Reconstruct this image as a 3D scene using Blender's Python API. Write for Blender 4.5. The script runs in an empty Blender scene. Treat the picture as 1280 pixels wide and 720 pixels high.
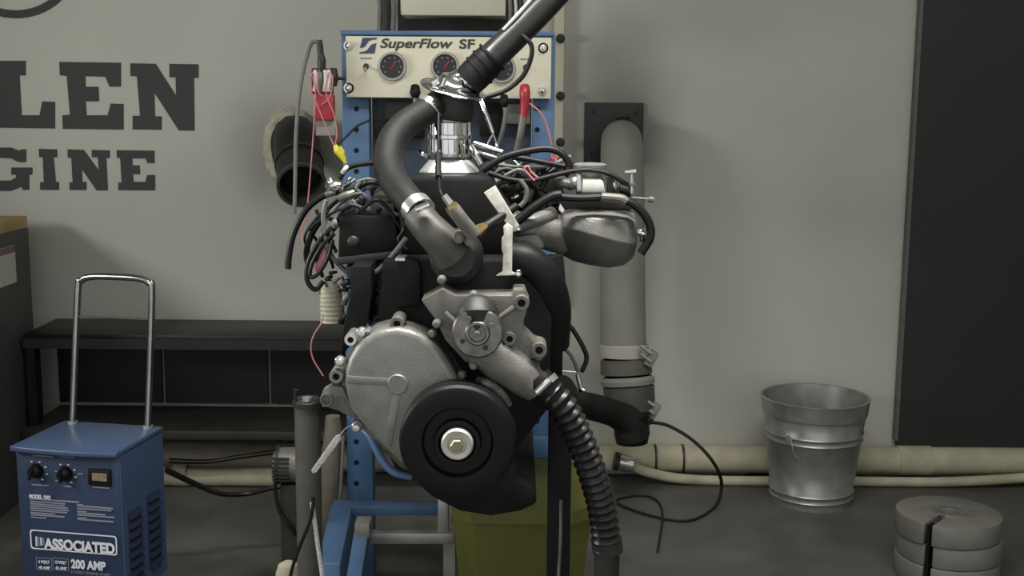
import bpy, bmesh, math, random
from mathutils import Vector, Matrix
random.seed(7)
PI = math.pi
# ------------------------------------------------------------------ camera, world, light
F = 1500.0
PITCH, ROLL = math.radians(8.8), math.radians(0.45)
CAM = Vector((0, 0, 1.36))
RC = Matrix.Rotation(PI/2-PITCH, 3, 'X') @ Matrix.Rotation(ROLL, 3, 'Z')
scn = bpy.context.scene
COL = scn.collection
cd = bpy.data.cameras.new('camera'); cam = bpy.data.objects.new('camera', cd); COL.objects.link(cam)
cd.sensor_width = 36; cd.lens = F/1280*36; cd.clip_start = 0.02
cam.matrix_world = Matrix.Translation(CAM) @ RC.to_4x4()
scn.camera = cam
w = bpy.data.worlds.new('world'); scn.world = w; w.use_nodes = True
w.node_tree.nodes['Background'].inputs[0].default_value = (0.97, 0.98, 1.0, 1)
w.node_tree.nodes['Background'].inputs[1].default_value = 0.72
def area(name, loc, size, energy, color, rot=(0, 0, 0), spread=180):
    l = bpy.data.lights.new(name, 'AREA'); l.shape = 'RECTANGLE'; l.size, l.size_y = size
    l.spread = math.radians(spread); l.energy = energy; l.color = color
    o = bpy.data.objects.new(name, l); o.location = loc; o.rotation_euler = rot; COL.objects.link(o)
LAMPS = [(1.1, 1.9, 3.13, 15, 180), (0.0, 2.1, 2.45, 21, 115)]
SIDE = Vector((-2.5, 2.0, 1.5))
area('side_tube_light', SIDE, (1.15, 0.3), 30, (1.0, 0.985, 0.95), (PI/2, 0, -PI/2+0.0))
for x, y, z, e, sp in LAMPS:
    area('ceiling_tube_light', (x, y, z), (1.15, 0.22), e, (1.0, 0.985, 0.95), spread=sp)
scn.view_settings.view_transform = 'Standard'
scn.view_settings.look = 'None'
scn.view_settings.gamma = 1
scn.view_settings.exposure = 0.3
scn.view_settings.use_curve_mapping = False

# ------------------------------------------------------------------ pixel helpers
def ray(u, v): return RC @ Vector(((u-640)/F, (360-v)/F, -1))
def P(u, v, Y):
    d = ray(u, v); return CAM + d*(Y/d.y)
def PZ(u, v, z):
    d = ray(u, v); return CAM + d*((z-CAM.z)/d.z)
FWD = RC @ Vector((0, 0, -1))
def S(p): return (p-CAM).dot(FWD)/F          # metres per pixel at a point
def SY(Y, v=360): return S(P(640, v, Y))

# ------------------------------------------------------------------ materials
MATS = {}
def mat(name, col, rough=0.5, metal=0.0, var=0.12, scale=30.0, bump=0.0, bscale=None, coat=0.0, spec=0.5, emit=None):
    if name in MATS: return MATS[name]
    m = bpy.data.materials.new(name); m.use_nodes = True; MATS[name] = m
    nt = m.node_tree; N = nt.nodes; L = nt.links; b = N['Principled BSDF']
    c = [((x/255)/12.92 if x/255 <= 0.04045 else ((x/255+0.055)/1.055)**2.4) for x in col]
    b.inputs['Roughness'].default_value = rough; b.inputs['Metallic'].default_value = metal
    b.inputs['Coat Weight'].default_value = coat; b.inputs['Specular IOR Level'].default_value = spec
    tc = N.new('ShaderNodeTexCoord'); nz = N.new('ShaderNodeTexNoise')
    nz.inputs['Scale'].default_value = scale; nz.inputs['Detail'].default_value = 5
    L.new(tc.outputs['Object'], nz.inputs['Vector'])
    cr = N.new('ShaderNodeValToRGB')
    cr.color_ramp.elements[0].position = 0.3; cr.color_ramp.elements[1].position = 0.7
    cr.color_ramp.elements[0].color = [x*(1-var) for x in c]+[1]
    cr.color_ramp.elements[1].color = [min(1, x*(1+var)) for x in c]+[1]
    L.new(nz.outputs['Fac'], cr.inputs[0]); L.new(cr.outputs[0], b.inputs['Base Color'])
    mr = N.new('ShaderNodeMapRange'); mr.inputs[3].default_value = max(0.02, rough-0.07); mr.inputs[4].default_value = min(1, rough+0.07)
    L.new(nz.outputs['Fac'], mr.inputs[0]); L.new(mr.outputs[0], b.inputs['Roughness'])
    if bump:
        n2 = N.new('ShaderNodeTexNoise'); n2.inputs['Scale'].default_value = bscale or scale*4; n2.inputs['Detail'].default_value = 4
        L.new(tc.outputs['Object'], n2.inputs['Vector'])
        bp = N.new('ShaderNodeBump'); bp.inputs['Strength'].default_value = bump; bp.inputs['Distance'].default_value = 0.002
        L.new(n2.outputs['Fac'], bp.inputs['Height']); L.new(bp.outputs[0], b.inputs['Normal'])
    if emit:
        b.inputs['Emission Color'].default_value = (1, 0.98, 0.92, 1); b.inputs['Emission Strength'].default_value = emit
    return m
M_chrome = mat('chrome', (225, 225, 225), 0.12, 1.0, 0.05)
M_steel = mat('bright_steel', (200, 200, 195), 0.28, 0.8, 0.1)
M_alu = mat('cast_aluminium', (132, 131, 125), 0.42, 0.4, 0.12, 40, 0.25, 300)
M_aludull = mat('dull_cast_aluminium', (112, 110, 103), 0.5, 0.35, 0.2, 30, 0.3, 250)
M_iron = mat('grey_cast_iron', (122, 121, 115), 0.42, 0.4, 0.2, 25, 0.4, 200)
M_darkmetal = mat('dark_metal', (48, 48, 46), 0.5, 0.3, 0.2)
M_blackpaint = mat('black_engine_paint', (17, 17, 17), 0.55, 0.0, 0.25, 25, 0.2, 150, spec=0.22)
M_rubber = mat('black_rubber', (18, 18, 18), 0.5, 0.0, 0.2, 40, 0.1, spec=0.3)
M_hose = mat('charcoal_rubber_hose', (32, 31, 29), 0.6, 0.0, 0.15, 40, 0.1, spec=0.25)
M_wireblack = mat('black_wire', (18, 18, 18), 0.45, 0.0, 0.2, spec=0.35)
M_wiregrey = mat('grey_wire', (105, 105, 100), 0.45, 0.0, 0.15)
M_blue = mat('dyno_blue_paint', (72, 102, 136), 0.45, 0.0, 0.12, 12, 0.05)
M_bluedark = mat('slate_blue_plate', (48, 58, 74), 0.5, 0.0, 0.15)
M_beige = mat('beige_panel_paint', (204, 200, 178), 0.55, 0.0, 0.04, 15)
M_black = mat('matte_black', (12, 12, 12), 0.6, 0.0, 0.2, spec=0.25)
M_gaugeface = mat('gauge_face', (34, 30, 30), 0.35)
M_red = mat('red_plastic', (158, 44, 54), 0.35, 0.0, 0.15)
M_redwire = mat('pink_red_wire', (184, 118, 120), 0.45)
M_yellowclip = mat('yellow_clip', (215, 205, 60), 0.4)
M_brass = mat('brass', (160, 138, 92), 0.32, 0.8, 0.15)
M_white = mat('white_plastic', (205, 204, 195), 0.5)
M_print = mat('white_print', (205, 208, 212), 0.6, 0.0, 0.03)
M_printgrey = mat('grey_print', (120, 126, 138), 0.6, 0.0, 0.05)
M_letter = mat('charcoal_wall_paint', (62, 62, 61), 0.75, 0.0, 0.05, 8)
M_galv = mat('galvanised_steel', (158, 158, 155), 0.36, 0.6, 0.16, 18, 0.1, 120)
M_weight = mat('cast_weight_grey', (122, 120, 113), 0.5, 0.2, 0.14, 20, 0.2)
M_cream = mat('cream_pipe_lagging', (178, 172, 148), 0.65, 0.0, 0.16, 14, 0.5, 60)
M_duct = mat('grey_duct_paint', (134, 133, 126), 0.6, 0.0, 0.08, 9, 0.1)
M_ductband = mat('pale_duct_band', (172, 170, 158), 0.6, 0.0, 0.08, 20)
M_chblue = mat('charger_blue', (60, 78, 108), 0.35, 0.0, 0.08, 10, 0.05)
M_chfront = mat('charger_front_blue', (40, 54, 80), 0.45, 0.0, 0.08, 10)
M_yellow = mat('yellow_tub', (94, 94, 42), 0.5, 0.0, 0.12, 8)
M_wood = mat('plywood', (190, 160, 108), 0.6, 0.0, 0.2, 14)
M_cab = mat('charcoal_cabinet', (66, 66, 66), 0.55, 0.0, 0.06, 8)
M_paper = mat('paper_label', (190, 188, 180), 0.7, 0.0, 0.12, 60)
M_foam = mat('cream_spray_foam', (190, 186, 168), 0.8, 0.0, 0.15, 50, 0.8, 80)
M_tan = mat('tan_pipe', (98, 93, 82), 0.6, 0.0, 0.15)
M_tag = mat('speckled_tag', (200, 200, 195), 0.6, 0.0, 0.4, 300)

# ------------------------------------------------------------------ mesh builder
class G:
    def __init__(s): s.v = []; s.f = []
    def add(s, vs, fs):
        o = len(s.v); s.v += [Vector(x) for x in vs]; s.f += [tuple(i+o for i in f) for f in fs]; return s
    def box(s, c, size, R=None):
        x, y, z = [k/2 for k in size]; R = R or Matrix.Identity(3); c = Vector(c)
        vs = [c+R@Vector((a*x, b*y, d*z)) for a in (-1, 1) for b in (-1, 1) for d in (-1, 1)]
        return s.add(vs, [(0, 1, 3, 2), (4, 6, 7, 5), (0, 4, 5, 1), (2, 3, 7, 6), (0, 2, 6, 4), (1, 5, 7, 3)])
    def prism(s, pts, depth):
        """pts: 3D outline, depth: vector"""
        n = len(pts); pts = [Vector(p) for p in pts]; d = Vector(depth)
        return s.add(pts+[p+d for p in pts], [tuple(range(n)), tuple(range(2*n-1, n-1, -1))]+[(i, (i+1) % n+0, (i+1) % n+n, i+n) for i in range(n)])
    def pxprism(s, uv, Y0, Y1): return s.prism([P(u, v, Y0) for u, v in uv], (0, Y1-Y0, 0))
    def lathe(s, prof, o, axis=(0, -1, 0), n=32, closed=False):
        """prof: (radius, distance along axis)"""
        o = Vector(o); a = Vector(axis).normalized()
        t = a.cross(Vector((0, 0, 1)));
        if t.length < 1e-3: t = Vector((1, 0, 0))
        t.normalize(); b = a.cross(t)
        vs = []; fs = []; rows = []
        for r, h in prof:
            if r < 1e-6: rows.append([len(vs)]); vs.append(o+a*h)
            else:
                rows.append(list(range(len(vs), len(vs)+n)))
                vs += [o+a*h+t*(r*math.cos(2*PI*i/n))+b*(r*math.sin(2*PI*i/n)) for i in range(n)]
        for A, B in zip(rows, rows[1:]):
            for i in range(n):
                j = (i+1) % n
                if len(A) == 1 and len(B) == 1: continue
                if len(A) == 1: fs.append((A[0], B[j], B[i]))
                elif len(B) == 1: fs.append((A[i], A[j], B[0]))
                else: fs.append((A[i], A[j], B[j], B[i]))
        return s.add(vs, fs)
    def cyl(s, p0, p1, r, n=20, r1=None):
        p0 = Vector(p0); d = Vector(p1)-p0
        return s.lathe([(0, 0), (r, 0), (r if r1 is None else r1, d.length), (0, d.length)], p0, d, n)
    def tube(s, pts, r, n=12, sub=6, rib=None, caps=True):
        pts = [Vector(p) for p in pts]; rs = list(r) if isinstance(r, (list, tuple)) else [r]*len(pts)
        path = []; rad = []
        for i in range(len(pts)-1):
            p0 = pts[i-1] if i else pts[0]*2-pts[1]; p1, p2 = pts[i], pts[i+1]
            p3 = pts[i+2] if i+2 < len(pts) else p2*2-p1
            for k in range(sub):
                t = k/sub
                path.append(0.5*((2*p1)+(p2-p0)*t+(2*p0-5*p1+4*p2-p3)*t*t+(3*p1-p0-3*p2+p3)*t**3)); rad.append(rs[i]*(1-t)+rs[i+1]*t)
        path.append(pts[-1]); rad.append(rs[-1])
        if rib:
            pitch, amp = rib; acc = 0; q = []; rr = []; step = pitch/4; L = [0]
            for a, b in zip(path, path[1:]): L.append(L[-1]+(b-a).length)
            m = int(L[-1]/step); j = 0
            for k in range(m+1):
                d = k*step
                while j < len(L)-2 and L[j+1] < d: j += 1
                t = (d-L[j])/max(1e-9, L[j+1]-L[j])
                q.append(path[j].lerp(path[j+1], t)); rr.append((rad[j]*(1-t)+rad[j+1]*t)+amp*(1, 0.3, -1, 0.3)[k % 4])
            path, rad = q, rr
        N = len(path); vs = []; fs = []; prev = None
        for i, p in enumerate(path):
            d = (path[min(i+1, N-1)]-path[max(i-1, 0)]).normalized()
            if prev is None:
                t = d.cross(Vector((0, 1, 0)));
                if t.length < 1e-2: t = d.cross(Vector((0, 0, 1)))
            else: t = prev-d*prev.dot(d)
            t.normalize(); prev = t; b = d.cross(t)
            vs += [p+t*(rad[i]*math.cos(2*PI*k/n))+b*(rad[i]*math.sin(2*PI*k/n)) for k in range(n)]
        for i in range(N-1):
            for k in range(n):
                j = (k+1) % n; fs.append((i*n+k, i*n+j, (i+1)*n+j, (i+1)*n+k))
        if caps: fs += [tuple(range(n-1, -1, -1)), tuple((N-1)*n+k for k in range(n))]
        return s.add(vs, fs)
    def px(s, pts, rpx, n=10, **k):
        q = [P(*p) for p in pts]
        rs = rpx if isinstance(rpx, (list, tuple)) else [rpx]*len(q)
        return s.tube(q, [a*S(p) for a, p in zip(rs, q)], n, **k)
    def dome(s, o, r, h, axis=(0, -1, 0), n=14):
        return s.lathe([(r, -h)]+[(r*math.cos(a), h*0.6+r*0.5*math.sin(a)-0.0) for a in [k*PI/8 for k in range(5)]][:-1]+[(0, h*0.6+r*0.5)], o, axis, n)
    def loft(s, secs):
        n = len(secs[0]); vs = [p for q in secs for p in q]; fs = []
        for i in range(len(secs)-1):
            for k in range(n):
                j = (k+1) % n; fs.append((i*n+k, i*n+j, (i+1)*n+j, (i+1)*n+k))
        fs += [tuple(range(n-1, -1, -1)), tuple((len(secs)-1)*n+k for k in range(n))]
        return s.add(vs, fs)
WL = {}
def wl(o): return WL.get(o.name, Vector((0, 0, 0)))
def build(g, name, m, parent=None, bevel=0, seg=2, ang=35, origin=None, subsurf=0):
    n = len(g.v)
    lo = Vector([min(v[i] for v in g.v) for i in range(3)]); hi = Vector([max(v[i] for v in g.v) for i in range(3)])
    c = Vector(origin) if origin is not None else Vector(((lo.x+hi.x)/2, (lo.y+hi.y)/2, lo.z))
    me = bpy.data.meshes.new(name); me.from_pydata([v-c for v in g.v], [], g.f)
    bm = bmesh.new(); bm.from_mesh(me)
    bmesh.ops.remove_doubles(bm, verts=bm.verts, dist=1e-6)
    bmesh.ops.recalc_face_normals(bm, faces=bm.faces)
    if bevel:
        ed = [e for e in bm.edges if len(e.link_faces) == 2 and e.calc_face_angle(0) > math.radians(30)]
        bmesh.ops.bevel(bm, geom=ed, offset=bevel, segments=seg, affect='EDGES', profile=0.5, clamp_overlap=True)
    for f in bm.faces: f.smooth = True
    for e in bm.edges:
        if len(e.link_faces) != 2 or e.calc_face_angle(0) > math.radians(ang): e.smooth = False
    bm.to_mesh(me); bm.free(); me.materials.append(m)
    o = bpy.data.objects.new(name, me); COL.objects.link(o)
    WL[o.name] = c.copy()
    if parent: o.parent = parent; o.location = c-wl(parent)
    else: o.location = c
    if subsurf:
        md = o.modifiers.new('subdivision', 'SUBSURF'); md.levels = md.render_levels = subsurf
    return o
def tag(o, label=None, cat=None, group=None, kind=None):
    if label: o['label'] = label
    if cat: o['category'] = cat
    if group: o['group'] = group
    if kind: o['kind'] = kind
    return o
def thing(name, label, cat, loc, group=None):
    o = bpy.data.objects.new(name, None); COL.objects.link(o); o.location = loc; o.empty_display_size = 0.1
    WL[o.name] = Vector(loc); return tag(o, label, cat, group)
def text(body, name, m, parent, M, size, shear=0, offset=0, extrude=0.0006, spacing=1, width=None, align='LEFT'):
    """M: 4x4 matrix placing text's xy plane in the space of the parent's world location"""
    c = bpy.data.curves.new('t', 'FONT'); c.body = body; c.size = size; c.shear = shear; c.offset = offset; c.extrude = extrude; c.space_character = spacing
    c.align_x = align
    t = bpy.data.objects.new('t', c); COL.objects.link(t)
    bpy.context.view_layer.update()
    me = bpy.data.meshes.new_from_object(t.evaluated_get(bpy.context.evaluated_depsgraph_get()))
    bpy.data.objects.remove(t); me.name = name; me.materials.clear(); me.materials.append(m)
    if width:
        xs = [v.co.x for v in me.vertices]; k = width/(max(xs)-min(xs)); x0 = min(xs) if align == 'LEFT' else 0
        for v in me.vertices: v.co.x = (v.co.x-x0)*k
    me.transform(M)
    o = bpy.data.objects.new(name, me); COL.objects.link(o); o.parent = parent; return o

# ------------------------------------------------------------------ the room
WY = 4.30
def wallmat():
    m = bpy.data.materials.new('wall_paint'); m.use_nodes = True; nt = m.node_tree; N = nt.nodes; L = nt.links; b = N['Principled BSDF']
    b.inputs['Roughness'].default_value = 0.6
    geo = N.new('ShaderNodeNewGeometry')
    nz = N.new('ShaderNodeTexNoise'); nz.inputs['Scale'].default_value = 1.6; nz.inputs['Detail'].default_value = 4
    L.new(geo.outputs['Position'], nz.inputs['Vector'])
    cr = N.new('ShaderNodeValToRGB'); cr.color_ramp.elements[0].position = 0.35; cr.color_ramp.elements[1].position = 0.7
    cr.color_ramp.elements[0].color = (0.475, 0.475, 0.415, 1); cr.color_ramp.elements[1].color = (0.535, 0.535, 0.47, 1)
    L.new(nz.outputs['Fac'], cr.inputs[0]); cur = cr.outputs[0]
    # exhaust soot round both flue openings; tall patch also paints the duct's shadow
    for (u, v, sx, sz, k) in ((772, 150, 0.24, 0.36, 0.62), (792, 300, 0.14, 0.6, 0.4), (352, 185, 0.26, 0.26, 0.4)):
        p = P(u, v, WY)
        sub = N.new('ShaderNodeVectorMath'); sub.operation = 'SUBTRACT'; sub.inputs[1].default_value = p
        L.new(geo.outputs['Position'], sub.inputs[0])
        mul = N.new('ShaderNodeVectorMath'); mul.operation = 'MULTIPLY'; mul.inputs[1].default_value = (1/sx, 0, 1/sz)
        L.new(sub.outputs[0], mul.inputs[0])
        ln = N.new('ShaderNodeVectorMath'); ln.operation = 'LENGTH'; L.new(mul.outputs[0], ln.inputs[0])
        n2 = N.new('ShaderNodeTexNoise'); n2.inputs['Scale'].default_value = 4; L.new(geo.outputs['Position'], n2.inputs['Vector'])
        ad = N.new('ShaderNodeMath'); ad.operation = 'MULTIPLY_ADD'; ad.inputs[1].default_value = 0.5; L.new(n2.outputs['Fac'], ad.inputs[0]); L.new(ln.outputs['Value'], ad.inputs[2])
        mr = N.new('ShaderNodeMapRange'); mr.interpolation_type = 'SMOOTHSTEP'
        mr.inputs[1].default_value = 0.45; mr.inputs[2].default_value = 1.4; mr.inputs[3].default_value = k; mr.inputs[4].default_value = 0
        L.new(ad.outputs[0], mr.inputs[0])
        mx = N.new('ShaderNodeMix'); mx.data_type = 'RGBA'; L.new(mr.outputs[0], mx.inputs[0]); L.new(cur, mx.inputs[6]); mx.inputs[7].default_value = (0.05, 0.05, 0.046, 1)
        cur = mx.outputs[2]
    L.new(cur, b.inputs['Base Color'])
    bp = N.new('ShaderNodeBump'); bp.inputs['Strength'].default_value = 0.08; n3 = N.new('ShaderNodeTexNoise'); n3.inputs['Scale'].default_value = 90
    L.new(geo.outputs['Position'], n3.inputs['Vector']); L.new(n3.outputs['Fac'], bp.inputs['Height']); L.new(bp.outputs[0], b.inputs['Normal'])
    return m
def floormat():
    m = bpy.data.materials.new('stained_concrete'); m.use_nodes = True; nt = m.node_tree; N = nt.nodes; L = nt.links; b = N['Principled BSDF']
    geo = N.new('ShaderNodeNewGeometry')
    nz = N.new('ShaderNodeTexNoise'); nz.inputs['Scale'].default_value = 3.2; nz.inputs['Detail'].default_value = 7; nz.inputs['Roughness'].default_value = 0.6
    L.new(geo.outputs['Position'], nz.inputs['Vector'])
    cr = N.new('ShaderNodeValToRGB'); cr.color_ramp.elements[0].position = 0.35; cr.color_ramp.elements[1].position = 0.75
    cr.color_ramp.elements[0].color = (0.062, 0.062, 0.056, 1); cr.color_ramp.elements[1].color = (0.12, 0.119, 0.106, 1)
    L.new(nz.outputs['Fac'], cr.inputs[0]); L.new(cr.outputs[0], b.inputs['Base Color'])
    mr = N.new('ShaderNodeMapRange'); mr.inputs[3].default_value = 0.35; mr.inputs[4].default_value = 0.7
    L.new(nz.outputs['Fac'], mr.inputs[0]); L.new(mr.outputs[0], b.inputs['Roughness'])
    bp = N.new('ShaderNodeBump'); bp.inputs['Strength'].default_value = 0.15; n3 = N.new('ShaderNodeTexNoise'); n3.inputs['Scale'].default_value = 60
    L.new(geo.outputs['Position'], n3.inputs['Vector']); L.new(n3.outputs['Fac'], bp.inputs['Height']); L.new(bp.outputs[0], b.inputs['Normal'])
    return m
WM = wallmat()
M_sidewall = mat('side_wall_paint', (166, 167, 157), 0.6, 0.0, 0.05, 3)
HX, HZ, FY = 2.6, 3.3, -0.6
def struct(g, name, m, **k): return tag(build(g, name, m, **k), kind='structure')
struct(G().box((0, (FY+WY)/2, -0.05), (2*HX, WY-FY, 0.1)), 'floor', floormat())
tag(bpy.data.objects['floor'], 'dark stained concrete floor')
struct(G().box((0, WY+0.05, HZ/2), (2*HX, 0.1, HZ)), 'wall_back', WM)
struct(G().box((-HX-0.05, (FY+WY)/2, HZ/2), (0.1, WY-FY, HZ)), 'wall_left', M_sidewall)
struct(G().box((HX+0.05, (FY+WY)/2, HZ/2), (0.1, WY-FY, HZ)), 'wall_right', M_sidewall)
struct(G().box((0, (FY+WY)/2, HZ+0.05), (2*HX, WY-FY, 0.1)), 'ceiling', M_sidewall)
# black door in the back wall
pl = P(1119, 540, WY).x
zb = P(1150, 557, WY-0.03).z
dr = struct(G().box(((pl+HX-0.02)/2, WY-0.0175, (zb+HZ-0.02)/2), (HX-0.02-pl, 0.035, HZ-0.02-zb)), 'door_1', mat('black_door_paint', (38, 38, 38), 0.6, 0, 0.08, 4))
tag(dr, 'tall matte black door panel at the end of the grey wall')
dx = pl
build(G().box((dx-0.006, WY-0.02, (zb+HZ)/2), (0.012, 0.03, HZ-zb-0.04)), 'door_edge_strip', mat('grey_edge_strip', (96, 96, 92), 0.5), dr)
for x, y, z, e, sp in LAMPS:
    f = thing('ceiling_light', {1.1: 'white strip light on the ceiling above the exhaust duct', 0.0: 'white strip light hanging on rods over the engine'}[x], 'light', (x, y, z), 'ceiling strip lights')
    build(G().box((x, y, z+0.075), (1.25, 0.3, 0.1)), 'housing', M_white, f)
    for sgn in (-1, 1):
        build(G().cyl((x-0.58, y+sgn*0.07, z+0.012), (x+0.58, y+sgn*0.07, z+0.012), 0.011, 12), 'tube', mat('lamp_tube', (240, 240, 230), 0.4, emit=3.0), f)
        if z < 3: build(G().cyl((x+sgn*0.5, y, z+0.12), (x+sgn*0.5, y, HZ), 0.006, 8), 'hanger_rod', M_white, f)
        if sp < 180: build(G().box((x, y+sgn*0.15, z+0.01), (1.25, 0.006, 0.06)), 'louvre_side', M_white, f)
f = thing('side_light', 'white strip light fixture on the left side wall', 'light', (-HX, SIDE.y, SIDE.z-0.2))
build(G().box((-HX+0.03, SIDE.y, SIDE.z), (0.06, 1.25, 0.4)), 'housing', M_white, f)
# ------------------------------------------------------------------ lettering painted on the wall
def c3(pts): return [(x/3, y/3) for x, y in pts]
LET = {
 'L': [(-60,228),(95,228),(95,283),(72,283),(80,432),(148,432),(158,380),(205,382),(205,482),(-60,478),(-60,430),(-35,430),(-40,283),(-60,283)],
 'E': [(222,232),(452,235),(452,325),(410,325),(395,288),(318,286),(320,325),(368,325),(370,380),(320,380),(323,432),(403,432),(415,388),(462,390),(462,486),(235,483),(233,432),(262,430),(250,285),(224,282)],
 'N': [(488,237),(582,239),(660,360),(658,290),(635,290),(635,239),(743,241),(743,292),(726,292),(728,490),(670,489),(577,345),(580,436),(605,436),(604,487),(497,485),(497,434),(525,434),(513,287),(489,285)]}
LET2 = {
 'G': [(97,560),(97,608),(70,608),(40,594),(0,592),(-25,610),(-32,635),(-25,665),(0,677),(40,677),(60,665),(60,655),(42,655),(42,628),(120,628),(120,655),(108,655),(108,712),(85,712),(80,700),(40,716),(-10,716),(-60,700),(-80,660),(-80,610),(-60,572),(-10,553),(40,553),(70,565),(80,560)],
 'I': [(145,558),(213,560),(213,590),(200,590),(208,682),(220,682),(220,712),(150,712),(150,683),(164,683),(160,590),(147,590)],
 'N': [(253,560),(313,562),(370,640),(366,590),(344,590),(344,562),(410,564),(410,593),(397,593),(403,714),(362,714),(305,632),(308,682),(323,682),(323,713),(260,712),(260,684),(272,684),(267,592),(254,592)],
 'E': [(437,563),(578,565),(578,612),(553,612),(545,594),(494,594),(496,620),(522,620),(524,653),(497,653),(499,682),(545,682),(552,656),(580,656),(580,714),(443,713),(443,685),(456,685),(450,592),(438,592)]}
def lettering(name, d, label):
    t = thing(name, label, 'lettering', P(80, 160, WY-0.004))
    for k, pts in d.items(): build(G().pxprism(c3(pts), WY-0.004, WY-0.0002), 'letter', M_letter, t)
lettering('painted_lettering', LET, 'large charcoal slab-serif letters LEN painted on the wall')
lettering('painted_lettering', LET2, 'smaller charcoal slab-serif letters GINE painted below the large ones')
c = P(15, -67, WY); sc = S(c)
tag(build(G().lathe([(78*sc, 0.0002), (78*sc, 0.004), (88*sc, 0.004), (88*sc, 0.0002), (78*sc, 0.0002)], c, n=72), 'painted_emblem_ring', M_letter), 'charcoal painted ring above the large wall letters', 'emblem')

# ------------------------------------------------------------------ cabinet at far left
t = thing('workbench', 'charcoal cabinet with plywood top beside the lettered wall', 'cabinet', (-1.95, 3.75, 0))
zt = P(34, 270, 4.12).z; th = 0.04; xr = P(36, 290, 4.12).x
build(G().box(((xr-2.45)/2, 3.72, (zt-th)/2), (xr+2.45, 0.8, zt-th)), 'body', M_cab, t, bevel=0.004)
build(G().box(((xr-2.45)/2-0.005, 3.72, zt-th/2), (xr+2.45, 0.81, th)), 'plywood_top', M_wood, t, bevel=0.002)
def px_x(u, v, X):
    d = ray(u, v); return CAM+d*((X-CAM.x)/d.x)
a, b = px_x(18, 306, xr+0.001), px_x(19, 353, xr+0.001)
build(G().box((xr+0.001, a.y-0.15, (a.z+b.z)/2), (0.002, 0.3, a.z-b.z)), 'paper_label', M_paper, t)
build(G().box((xr+0.0016, a.y-0.15, a.z-0.012), (0.003, 0.3, 0.022)), 'label_heading', mat('label_heading_print', (120, 104, 98), 0.7), t)

# ------------------------------------------------------------------ two tier black shelf on the left
z1 = 0.57; z0 = 0.25; xl, xe = xr+0.012, P(600, 440, 4.1).x
t = thing('low_steel_shelf', 'long low black steel two-tier shelf along the wall', 'shelf', ((xl+xe)/2, 4.12, 0))
M_shelf = mat('black_shelf_steel', (24, 24, 23), 0.42, 0.2, 0.2, 6)
build(G().box(((xl+xe)/2, 4.145, z1-0.015), (xe-xl, 0.3, 0.03)), 'top_plate', M_shelf, t, bevel=0.003)
build(G().box(((xl+xe)/2, 3.991, z1-0.03), (xe-xl, 0.008, 0.035)), 'front_lip', mat('worn_lip_steel', (48, 47, 45), 0.45, 0.3), t)
build(G().box(((xl+xe)/2, 4.115, z0-0.015), (xe-xl, 0.34, 0.03)), 'bottom_plate', mat('dusty_shelf_steel', (50, 47, 42), 0.6, 0.1, 0.3, 7), t, bevel=0.003)
n = 4
for i in range(n):
    x0 = xl+(xe-xl)*i/n; x1 = xl+(xe-xl)*(i+1)/n
    build(G().box(((x0+x1)/2, 4.284, (z0+z1)/2-0.005), (x1-x0-0.012, 0.02, z1-z0-0.036)), 'back_panel', mat('black_back_panel', (22, 22, 22), 0.5), t)
for x in (xl+0.02, xe-0.02): build(G().box((x, 4.02, (z1-0.03)/2), (0.03, 0.05, z1-0.034)), 'end_leg', M_shelf, t)

# ------------------------------------------------------------------ pipes along the wall base
t = thing('lagged_pipe', 'thick cream lagged pipe lying along the foot of the wall', 'pipe', (0, 4.22, 0))
zc, r = 0.076, 0.050
build(G().cyl((-1.85, 4.243, zc), (2.12, 4.243, zc), r, 28), 'pipe_body', M_cream, t)
for u in (820, 855, 1130): 
    x = P(u, 575, 4.17).x; build(G().lathe([(r, 0), (r+0.003, 0), (r+0.003, 0.008), (r, 0.008)], (x, 4.243, zc), (1, 0, 0), 28), 'strap', M_darkmetal, t)
x0 = P(1128, 575, 4.17).x
build(G().lathe([(r, 0), (r+0.004, 0), (r+0.005, 0.12), (r, 0.12)], (x0+0.005, 4.243, zc), (1, 0, 0), 28), 'sleeve', M_cream, t)
for x in (-1.5, -0.4, 0.9, 1.9): build(G().box((x, 4.243, 0.009), (0.05, 0.11, 0.018)), 'saddle', M_darkmetal, t)
zz = 0.019
q = [Vector((P(790, 585, 4.12).x, 4.17, 0.075)), Vector((P(815, 590, 4.12).x, 4.17, 0.045)), Vector((P(880, 600, 4.1).x, 4.17, zz)), Vector((1.2, 4.17, zz)), Vector((1.55, 4.17, zz)), Vector((1.82, 4.17, 0.035)), Vector((2.05, 4.17, 0.06))]
t = thing('thin_pipe', 'thin cream pipe on the floor in front of the thick lagged pipe', 'pipe', (1.2, 4.17, 0))
build(G().tube(q, 0.018, 14), 'pipe_body', M_cream, t)
build(G().tube([q[0]-Vector((0.05, 0, -0.012)), q[0]+Vector((0.005, 0, 0))], 0.027, 16), 'elbow_fitting', M_steel, t)
build(G().lathe([(0, 0), (0.033, 0), (0.033, 0.018), (0, 0.018)], q[0]-Vector((0.06, 0, -0.014)), (1, 0, -0.2), 16), 'collar', M_darkmetal, t)
t = thing('drain_pipe', 'cream drain pipe on the floor under the low black shelf', 'pipe', (-0.9, 4.1, 0))
build(G().cyl((-1.5, 4.12, 0.035), (P(352, 590, 4.1).x, 4.12, 0.035), 0.034, 18), 'pipe_body', M_cream, t)
build(G().lathe([(0.034, 0), (0.039, 0), (0.039, 0.05), (0.034, 0.05)], (P(215, 590, 4.1).x, 4.12, 0.0385), (1, 0, 0), 18), 'coupling', M_cream, t)

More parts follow.
